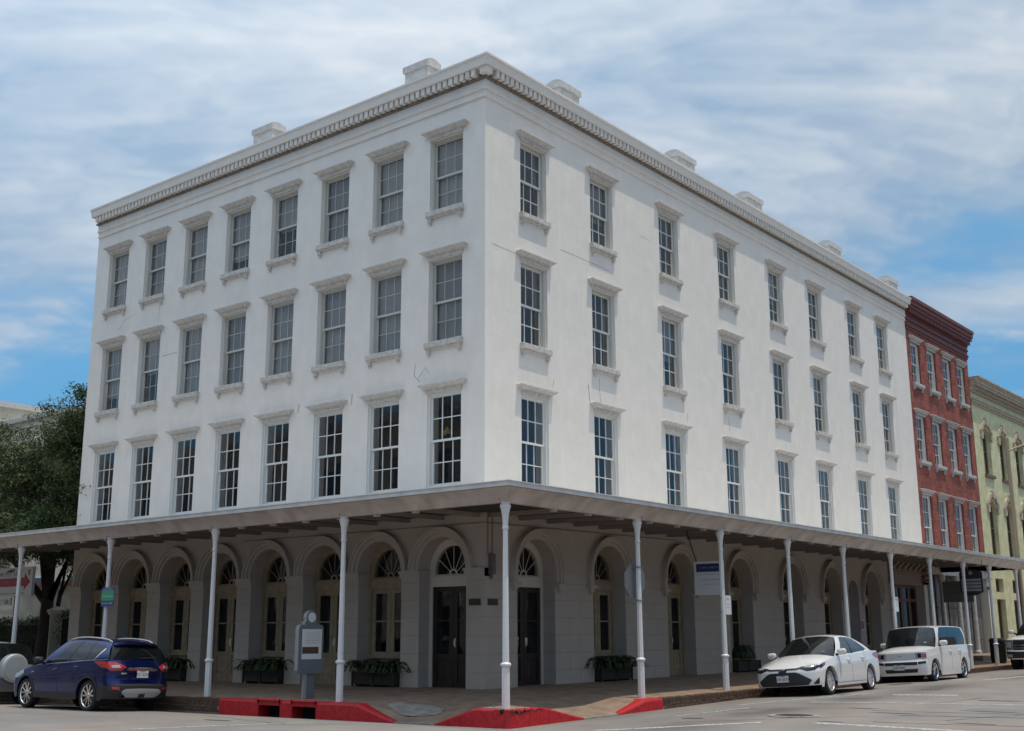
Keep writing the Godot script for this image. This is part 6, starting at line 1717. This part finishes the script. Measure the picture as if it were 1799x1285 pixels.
func silver_suv():
	var p := {"paint": M.car_silver, "w": 0.86, "sill": 0.30, "wheels": [1.2, -1.2], "wr": 0.345, "ar": 0.40, "xs": 1.55, "xq": -1.50, "tumble": 0.04, "fp": 3.0, "rp": 4.2, "rlow": 0.34,
		"sh": [Vector2(-1.9, 1.02), Vector2(0, 1.0), Vector2(1.0, 0.97), Vector2(1.55, 0.86)],
		"front": [Vector2(0.3, 1.88), Vector2(0.6, 1.92), Vector2(0.86, 1.82)], "rear": [Vector2(0.34, -1.78), Vector2(0.6, -1.82), Vector2(0.66, -1.70), Vector2(1.02, -1.68)],
		"hood": [Vector2(0.9, 1.05), Vector2(1.5, 0.98), Vector2(1.82, 0.86)], "cowl": Vector2(0.95, 1.04), "cb": 0.25, "deck": Vector2(-1.64, 1.03),
		"rf": Vector2(0.15, 0), "rr": Vector2(-1.42, 0), "rfw": 0.62, "rrw": 0.62, "rdrop": 0.05, "roof": [Vector2(-1.5, 1.56), Vector2(-0.5, 1.62), Vector2(0.2, 1.57)],
		"windows": [[0.12, 0.07, 0.45, 0.05, 0.45, 0.9, 0.2, 0.88], [0.48, 0.05, 0.9, 0.06, 0.9, 0.9, 0.48, 0.9]], "handles": [[0.0, 0.85]], "mirror": Vector3(0.62, 1.08, 0.93), "spokes": 5}
	var r := car("silver_off_roader", "silver off-roader with a covered spare wheel cut by the left edge", "car", p, T(-13.85, -0.51, 5.05, 180), 0.03)
	var o: Node = r[0]; var c: Car = r[1]
	on(o, c, "tail", [0, 0.35, 1.0, 0.35, 1.0, 0.64, 0, 0.64], "bumper", M.grey_plastic, 0.012)
	on(o, c, "tail", [0.86, 0.70, 1.0, 0.70, 1.0, 0.96, 0.86, 0.96], "tail_lamp", M.lamp_red, 0.006)
	var sw := MB.new()
	sw.lathe([Vector2(0.30, -0.02), Vector2(0.355, 0.0), Vector2(0.37, 0.03), Vector2(0.37, 0.20), Vector2(0.35, 0.23), Vector2(0.30, 0.245), Vector2(0.0, 0.255)], 40)
	put(sw, "spare_wheel_cover", M.car_silver, o, Transform3D(Basis(Vector3.BACK, PI / 2), Vector3(-1.70, 0.93, 0.05)))
func pickup():
	var p := {"paint": M.car_white, "w": 1.015, "sill": 0.42, "wheels": [1.84, -1.84], "wr": 0.41, "ar": 0.48, "xs": 2.35, "xq": -2.8, "tumble": 0.03, "fp": 3.8, "rp": 4.0, "flow": 0.42, "rlow": 0.5,
		"sh": [Vector2(-3.1, 1.33), Vector2(-1.4, 1.32), Vector2(0, 1.29), Vector2(1.3, 1.24), Vector2(2.0, 1.20), Vector2(2.35, 1.14)],
		"front": [Vector2(0.42, 2.72), Vector2(0.72, 2.80), Vector2(0.74, 2.72), Vector2(1.1, 2.70), Vector2(1.14, 2.66)], "rear": [Vector2(0.5, -3.05), Vector2(0.8, -3.1), Vector2(1.33, -3.04)],
		"hood": [Vector2(1.2, 1.32), Vector2(2.0, 1.28), Vector2(2.5, 1.2), Vector2(2.66, 1.14)], "cowl": Vector2(1.38, 1.32), "cb": 0.3, "deck": Vector2(-1.2, 1.34),
		"rf": Vector2(0.5, 0), "rr": Vector2(-0.95, 0), "rfw": 0.70, "rrw": 0.70, "rdrop": 0.06, "roof": [Vector2(-1.0, 1.88), Vector2(-0.3, 1.95), Vector2(0.55, 1.89)],
		"windows": [[0.12, 0.07, 0.45, 0.05, 0.45, 0.9, 0.2, 0.88], [0.48, 0.05, 0.93, 0.06, 0.9, 0.9, 0.48, 0.9]], "handles": [[0.2, 1.1], [-0.7, 1.12]], "mirror": Vector3(1.02, 1.42, 1.12), "spokes": 6, "tw": 0.27}
	var r := car("white_pickup", "white pickup truck with black grille parked at the right edge", "pickup truck", p, T(5.28, -0.135, -27.55, -90), 0.03)
	var o: Node = r[0]; var c: Car = r[1]
	on(o, c, "nose", [0, 0.74, 0.66, 0.74, 0.66, 1.12, 0, 1.12], "grille", M.car_plastic, 0.01)
	for y in [0.82, 0.92, 1.02]: on(o, c, "nose", [0, y - 0.022, 0.64, y - 0.022, 0.64, y + 0.022, 0, y + 0.022], "grille_bar", M.chrome if y < 1.0 else M.car_plastic, 0.03)
	on(o, c, "nose", [0.67, 0.76, 1.0, 0.76, 1.0, 1.12, 0.67, 1.12], "headlight", M.grey_plastic, 0.012)
	on(o, c, "nose", [0.72, 0.84, 0.95, 0.84, 0.95, 1.04, 0.72, 1.04], "headlight_lens", M.lamp_clear, 0.016)
	on(o, c, "nose", [0, 0.44, 1.0, 0.44, 1.0, 0.70, 0, 0.70], "bumper", M.car_plastic, 0.015)
	on(o, c, "nose", [0, 0.42, 1.0, 0.42, 1.0, 0.46, 0, 0.46], "bumper_edge", M.chrome, 0.02)
	on(o, c, "nose", [0.72, 0.50, 0.92, 0.50, 0.92, 0.60, 0.72, 0.60], "fog_lamp", M.lamp_clear, 0.02)
	plate(o, Vector3(2.84, 0.57, 0.0), 90, "HKL·2096")
# ---------------------------------------------------------------- signs and small things
func scrawl(b: MB, x0: float, x1: float, y: float, h: float, z: float, seed_: int):
	# a line of print too small to read: separate letter-sized strokes
	var r := RandomNumberGenerator.new(); r.seed = seed_
	var x := x0
	while x < x1:
		var w := h * r.randf_range(0.4, 0.8)
		if r.randf() > 0.16:
			b.box(x, y, z, x + w * 0.3, y + h, z + 0.002)
			if r.randf() > 0.4: b.box(x + w * 0.3, y + h * (0.75 if r.randf() > 0.5 else 0.4), z, x + w, y + h * (1.0 if r.randf() > 0.5 else 0.55), z + 0.002)
		x += w + h * 0.25
func small_things():
	# --- map stand with a rounded top beside the kerb
	var k := thing("map_stand", "grey-blue street map stand with round medallion on top by the red kerb", "information stand", T(-2.46, walk_y(-2.46, 3.2), 3.2, 72) * Transform3D(Basis.from_scale(Vector3(0.82, 1, 1)), Vector3.ZERO))
	var outline := PackedVector2Array([Vector2(-0.37, 0.60), Vector2(0.37, 0.60), Vector2(0.37, 1.52)])
	for i in 6: outline.append(Vector2(0.27, 1.52) + Vector2(cos(PI / 2 * i / 5.0), sin(PI / 2 * i / 5.0)) * 0.10)
	outline.append_array(PackedVector2Array([Vector2(0.19, 1.62), Vector2(0.19, 1.68)]))
	for i in 9: outline.append(Vector2(0.0, 1.78) + Vector2(cos(-0.45 + (PI + 0.9) * i / 8.0), sin(-0.45 + (PI + 0.9) * i / 8.0)) * 0.155)
	outline.append_array(PackedVector2Array([Vector2(-0.19, 1.68), Vector2(-0.19, 1.62)]))
	for i in 6: outline.append(Vector2(-0.27, 1.52) + Vector2(cos(PI / 2 + PI / 2 * i / 5.0), sin(PI / 2 + PI / 2 * i / 5.0)) * 0.10)
	var b := MB.new(); b.prism(outline, -0.13, 0.06)
	put(b, "case", M.kiosk_edge, k)
	var fr := MB.new(); fr.prism(outline, 0.061, 0.072)
	put(fr, "front", M.kiosk_blue, k, Transform3D(Basis.from_scale(Vector3(0.97, 1, 1)), Vector3.ZERO))
	put(bx(-0.27, 0.86, 0.073, 0.31, 1.52, 0.078), "panel", M.sign_white, k)
	put(bx(-0.26, 0.98, 0.079, 0.22, 1.13, 0.081), "picture", M.picture_brown, k)
	var pr := MB.new()
	for i in 5: scrawl(pr, -0.18, 0.24, 1.42 - i * 0.055, 0.02, 0.079, 40 + i)
	put(pr, "print", M.ink_grey, k)
	var md := MB.new(); md.lathe([Vector2(0.11, 0.0), Vector2(0.11, 0.012), Vector2(0.0, 0.014)], 24)
	put(md, "medallion", M.sign_white, k, Transform3D(Basis(Vector3.RIGHT, PI / 2), Vector3(0.0, 1.78, 0.072)))
	put(bx(-0.40, 0.55, -0.15, 0.40, 0.62, 0.09), "shelf", M.kiosk_blue, k)
	put(bx(-0.16, -0.1, -0.07, 0.16, 0.56, 0.03), "stem", M.kiosk_blue, k); put(bx(-0.162, -0.1, -0.072, -0.08, 0.56, 0.034), "stem_edge", M.kiosk_edge, k)
	# --- green and blue parking sign
	var g := thing("parking_sign", "blue and green parking sign strapped to a canopy post above the blue car", "sign", T(-10.06, 2.0, 3.58))
	put(bx(-0.29, 0, 0, 0.29, 0.49, 0.012), "board", M.sign_navy, g); put(bx(-0.285, 0.15, 0.013, 0.285, 0.42, 0.016), "field", M.sign_green, g)
	put(bx(-0.285, 0.25, 0.0165, 0.285, 0.275, 0.018), "stripe", M.sign_pale_green, g)
	var gp := MB.new(); scrawl(gp, -0.26, 0.26, 0.06, 0.04, 0.0135, 3); scrawl(gp, -0.2, 0.2, 0.44, 0.025, 0.0135, 4)
	put(gp, "print", M.sign_white, g)
	# --- back of an octagonal stop sign
	var s := thing("octagonal_sign", "grey back of an octagonal traffic sign strapped behind the second right post", "sign", T(3.40, 2.43, -1.27, 86))
	var oc := PackedVector2Array()
	for i in 8: oc.append(Vector2(cos(PI / 8 + TAU * i / 8), sin(PI / 8 + TAU * i / 8)) * 0.41)
	var ob := MB.new(); ob.prism(oc, -0.004, 0.0); put(ob, "plate", M.sign_back, s)
	var of := MB.new(); of.prism(oc, -0.006, -0.0045); put(of, "face", M.sign_red, s)
	var os := MB.new(); os.box(-0.02, -0.42, 0.0, 0.02, 0.36, 0.02); os.box(-0.09, -0.46, 0.0, 0.09, -0.43, 0.17); os.box(-0.09, 0.28, 0.0, 0.09, 0.31, 0.17); put(os, "bracket", M.sign_back, s)
	# --- small white plates on two posts
	for q in [[-5.34, 1.71, "small white plate on the post right of the blue hanging sign"], [-16.60, 1.91, "small white plate on the post above the boxy white car's windscreen"]]:
		var w := thing("white_plate", q[2], "sign", T(3.52, q[1], q[0], 90), "white plates on canopy posts")
		put(bx(-0.13, 0, 0.0, 0.15, 0.47, 0.012), "plate", M.sign_white, w)
		var st := MB.new(); st.box(-0.28, 0.05, -0.09, 0.12, 0.07, 0.0); st.box(-0.28, 0.40, -0.09, 0.12, 0.42, 0.0); put(st, "strap", M.sign_back, w)
		var pt := MB.new(); scrawl(pt, -0.09, 0.11, 0.36, 0.04, 0.0125, 8); scrawl(pt, -0.09, 0.11, 0.24, 0.03, 0.0125, 9); scrawl(pt, -0.09, 0.11, 0.16, 0.03, 0.0125, 10)
		put(pt, "print", M.ink_grey, w)
	# --- blue and white hanging sign
	var h := thing("hanging_sign", "white hanging sign with dark blue header under the right canopy", "sign", T(2.80, 2.22, -5.75, 4))
	put(bx(-0.42, 0, -0.03, 0.40, 0.86, 0.03), "board", M.sign_white, h)
	put(bx(-0.36, 0.59, 0.031, 0.37, 0.80, 0.036), "header", M.sign_blue, h)
	var hp := MB.new(); scrawl(hp, -0.34, 0.34, 0.51, 0.03, 0.031, 21); scrawl(hp, -0.24, 0.28, 0.36, 0.05, 0.031, 22); scrawl(hp, -0.20, 0.24, 0.25, 0.035, 0.031, 23)
	put(hp, "print", M.ink_grey, h)
	var hh := MB.new(); scrawl(hh, -0.26, 0.28, 0.67, 0.05, 0.037, 24); put(hh, "header_print", M.sign_bar, h)
	var hc := MB.new(); hc.tube([Vector3(-0.36, 0.84, 0), Vector3(-0.62, 1.68, 0)], [0.014, 0.014], 6); put(hc, "hanger", M.iron, h); hc = MB.new(); hc.tube([Vector3(0.34, 0.84, 0), Vector3(0.5, 1.68, 0)], [0.012, 0.012], 6); put(hc, "hanger", M.iron, h)
	# --- black shield-shaped sign with pale bars
	var kk := thing("shield_sign", "black hanging shield sign with four pale bars and a round emblem", "sign", T(3.28, 2.62, -25.0, 6))
	var so := PV([-0.42, 0.12, -0.2, 0.01, 0, -0.02, 0.2, 0.01, 0.42, 0.12, 0.42, 0.86, 0.2, 0.96, 0, 0.99, -0.2, 0.96, -0.42, 0.86])
	var sb := MB.new(); sb.prism(so, -0.03, 0.03); put(sb, "board", M.sign_black, kk)
	for i in 4: put(bx(-0.36, 0.155 + i * 0.125, 0.031, 0.36, 0.245 + i * 0.125, 0.04), "name_bar", M.sign_bar, kk)
	var em := MB.new(); em.lathe([Vector2(0.075, 0.0), Vector2(0.075, 0.01), Vector2(0, 0.01)], 20); put(em, "emblem", M.sign_bar, kk, Transform3D(Basis(Vector3.RIGHT, PI / 2), Vector3(0, 0.84, 0.03)))
	var kc := MB.new()
	for x in [-0.36, 0.0, 0.36]: kc = MB.new(); kc.tube([Vector3(x, 0.88, 0), Vector3(x * 1.3, 1.38, 0)], [0.01, 0.01], 5); put(kc, "chain", M.iron, kk)
	# --- plain dark board hanging behind it
	var gb := thing("dark_board_sign", "plain dark hanging board with scrolled iron bracket behind the shield sign", "sign", T(2.35, 2.40, -26.2, 4))
	put(bx(-0.58, 0, -0.025, 0.58, 0.82, 0.025), "board", M.sign_olive, gb)
	var gl := MB.new(); scrawl(gl, -0.4, 0.4, 0.55, 0.07, 0.026, 31); scrawl(gl, -0.45, 0.45, 0.36, 0.05, 0.026, 32); put(gl, "print", M.ink, gb)
	var gi := MB.new()
	for x in [-0.5, 0.4]:
		var L := []; var R := []
		for i in 14: L.append(Vector3(x, 0.93, 0) + Vector3(cos(i * 0.7), sin(i * 0.7), 0) * 0.09 * (1.0 - i / 16.0)); R.append(0.011)
		gi.tube(L, R, 5); gi.tube([Vector3(x, 0.82, 0), Vector3(x, 1.02, 0)], [0.01, 0.01], 5)
	gi.tube([Vector3(-0.5, 0.98, 0), Vector3(-0.95, 1.95, 0)], [0.012, 0.012], 5); gi.tube([Vector3(0.5, 0.98, 0), Vector3(0.3, 1.9, 0)], [0.012, 0.012], 5)
	put(gi, "bracket", M.cream_paint, gb)
	# --- small red notice on a pier
	var rn := thing("red_notice", "small red and white notice on the pier behind the white sedan", "notice", face_right() * T(22.15, 1.35, 0.012))
	put(bx(-0.15, 0, 0, 0.15, 0.36, 0.012), "board", M.sign_white, rn); put(bx(-0.12, 0.04, 0.0125, 0.12, 0.32, 0.016), "field", M.sign_red, rn)
	var rp := MB.new(); scrawl(rp, -0.09, 0.09, 0.22, 0.04, 0.0165, 51); scrawl(rp, -0.09, 0.09, 0.12, 0.04, 0.0165, 52); put(rp, "print", M.sign_white, rn)
	# --- litter bin
	var tb := thing("litter_bin", "black litter bin beside the last canopy post by the pickup", "bin", T(3.0, walk_y(3.0, -28.4), -28.4))
	var tm := MB.new(); tm.lathe([Vector2(0.26, 0.0), Vector2(0.27, 0.06), Vector2(0.29, 0.82), Vector2(0.31, 0.83), Vector2(0.31, 0.9), Vector2(0.27, 0.97), Vector2(0.12, 0.98), Vector2(0.12, 0.9)], 24, 0); put(tm, "drum", M.bin_black, tb)
	for i in 20: put(shared("slat", func(): return bx(0.27, 0.08, -0.025, 0.298, 0.8, 0.025)), "slat", M.bin_black, tb, Transform3D(Basis(Vector3.UP, TAU * i / 20.0), Vector3.ZERO))
	# --- tall lamp post in front of the green building
	var lp := thing("street_lamp", "tall tan street lamp post with curved arm before the green building", "street lamp", T(3.3, walk_y(3.3, -31.2), -31.3))
	var pm := MB.new(); pm.lathe([Vector2(0.15, -0.1), Vector2(0.15, 0.5), Vector2(0.10, 0.55), Vector2(0.075, 9.45), Vector2(0.05, 9.5), Vector2(0.0, 9.52)], 16); put(pm, "pole", M.lamp_pole, lp)
	var am := MB.new(); am.tube([Vector3(0, 8.85, 0), Vector3(0.15, 9.05, -0.5), Vector3(0.35, 9.3, -1.4), Vector3(0.5, 9.5, -2.4), Vector3(0.6, 9.55, -3.2)], [0.045, 0.042, 0.038, 0.034, 0.03], 8); put(am, "arm", M.lamp_pole, lp)
	var hd := MB.new(); hd.loft([[-0.14, -0.3, 0.14, 0.3, -0.05], [-0.16, -0.34, 0.16, 0.34, 0.03], [-0.08, -0.26, 0.08, 0.26, 0.1]]); put(hd, "lamp_head", M.grey_plastic, lp, Transform3D(Basis(Vector3.RIGHT, -PI / 2), Vector3(0.62, 9.55, -3.5)))
	# --- arrow signboard with lamp at the left
	var a := thing("arrow_sign", "white signboard with a red arrow pointing right on a dark pole", "sign", T(-20.52, 0, 0.5))
	put(bx(-1.35, 2.55, -0.05, 1.12, 3.52, 0.05), "board", M.sign_white, a)
	var ar := MB.new(); ar.prism(PV([-1.3, 2.88, 0.62, 2.88, 0.62, 2.75, 1.0, 3.02, 0.62, 3.30, 0.62, 3.16, -1.3, 3.16]), 0.051, 0.056); put(ar, "arrow", M.sign_red, a)
	var al := MB.new(); scrawl(al, -1.1, 0.4, 2.97, 0.11, 0.0565, 61); put(al, "arrow_print", M.sign_bar, a)
	var ab := MB.new(); scrawl(ab, -1.2, 0.55, 3.22, 0.14, 0.051, 62); scrawl(ab, -1.2, 0.6, 2.62, 0.05, 0.051, 63)
	ab.prism(PV([-0.65, 3.38, -0.4, 3.45, -0.05, 3.46, -0.1, 3.39, -0.35, 3.36]), 0.051, 0.053); ab.box(0.85, 3.24, 0.051, 0.93, 3.42, 0.053); put(ab, "print", M.ink, a)
	put(bx(0.08, -0.1, -0.06, 0.2, 2.56, 0.06), "pole", M.iron, a)
	put(bx(-1.35, 2.26, -0.03, -0.22, 2.52, 0.03), "lower_board", M.sign_white, a)
	var lw := MB.new(); scrawl(lw, -1.2, -0.6, 2.40, 0.05, 0.031, 64); lw.prism(PV([-0.62, 2.30, -0.32, 2.30, -0.36, 2.42, -0.52, 2.46]), 0.031, 0.033); put(lw, "lower_print", M.ink_grey, a)
	put(bx(-1.35, 1.95, -0.02, 0.1, 2.1, 0.02), "lower_rail", M.cream_paint, a)
	var ls := MB.new(); ls.lathe([Vector2(0.28, 3.60), Vector2(0.26, 3.63), Vector2(0.11, 3.66), Vector2(0.08, 3.84), Vector2(0.04, 3.86), Vector2(0.0, 3.86)], 20)
	put(ls, "lamp_shade", M.frame_paint, a, T(-0.62, 0, 0.2)); put(bx(-0.63, 3.82, -0.05, -0.61, 3.85, 0.2), "lamp_arm", M.iron, a)
	# --- gate pillar
	var gpil := thing("gate_pillar", "cream gate pillar with a pyramid cap beside the hedge", "pillar", T(-20.5, -0.1, -1.0))
	var gm := MB.new(); gm.box(-0.29, 0, -0.29, 0.29, 2.05, 0.29); gm.box(-0.36, 2.05, -0.36, 0.36, 2.12, 0.36); gm.box(-0.40, 2.12, -0.40, 0.40, 2.22, 0.40)
	for q in 4:
		var u := Basis(Vector3.UP, PI / 2 * q); gm.toward(u * Vector3(-0.40, 2.22, 0.40), u * Vector3(0.40, 2.22, 0.40), u * Vector3(0, 2.36, 0), u * Vector3(0, 2.36, 0), u * Vector3(0, 1, 1))
	put(gm, "shaft", M.beige_stucco, gpil)
	# --- little pendant lamp inside the corner window of the first floor
	var pl := thing("pendant_lamp", "small ochre pendant lampshade inside the window beside the building corner", "lamp", T(-1.55, 6.2, -0.36))
	var pc := MB.new(); pc.lathe([Vector2(0.16, 0.0), Vector2(0.05, 0.14), Vector2(0.02, 0.2)], 16); put(pc, "shade", mat("lamp_ochre", 0.45, 0.24, 0.08, 0.7), pl)
	put(bx(-0.004, 0.2, -0.004, 0.004, 1.0, 0.004), "cord", M.iron, pl)
# ----------------------------------------------------------------
func _ready():
	camera_and_light()
	rng.seed = 1
	materials()
	ground()
	white_building()
	canopy()
	red_building()
	green_building()
	beige_building()
	vehicles()
	small_things()
	plants()
	opposite_side()
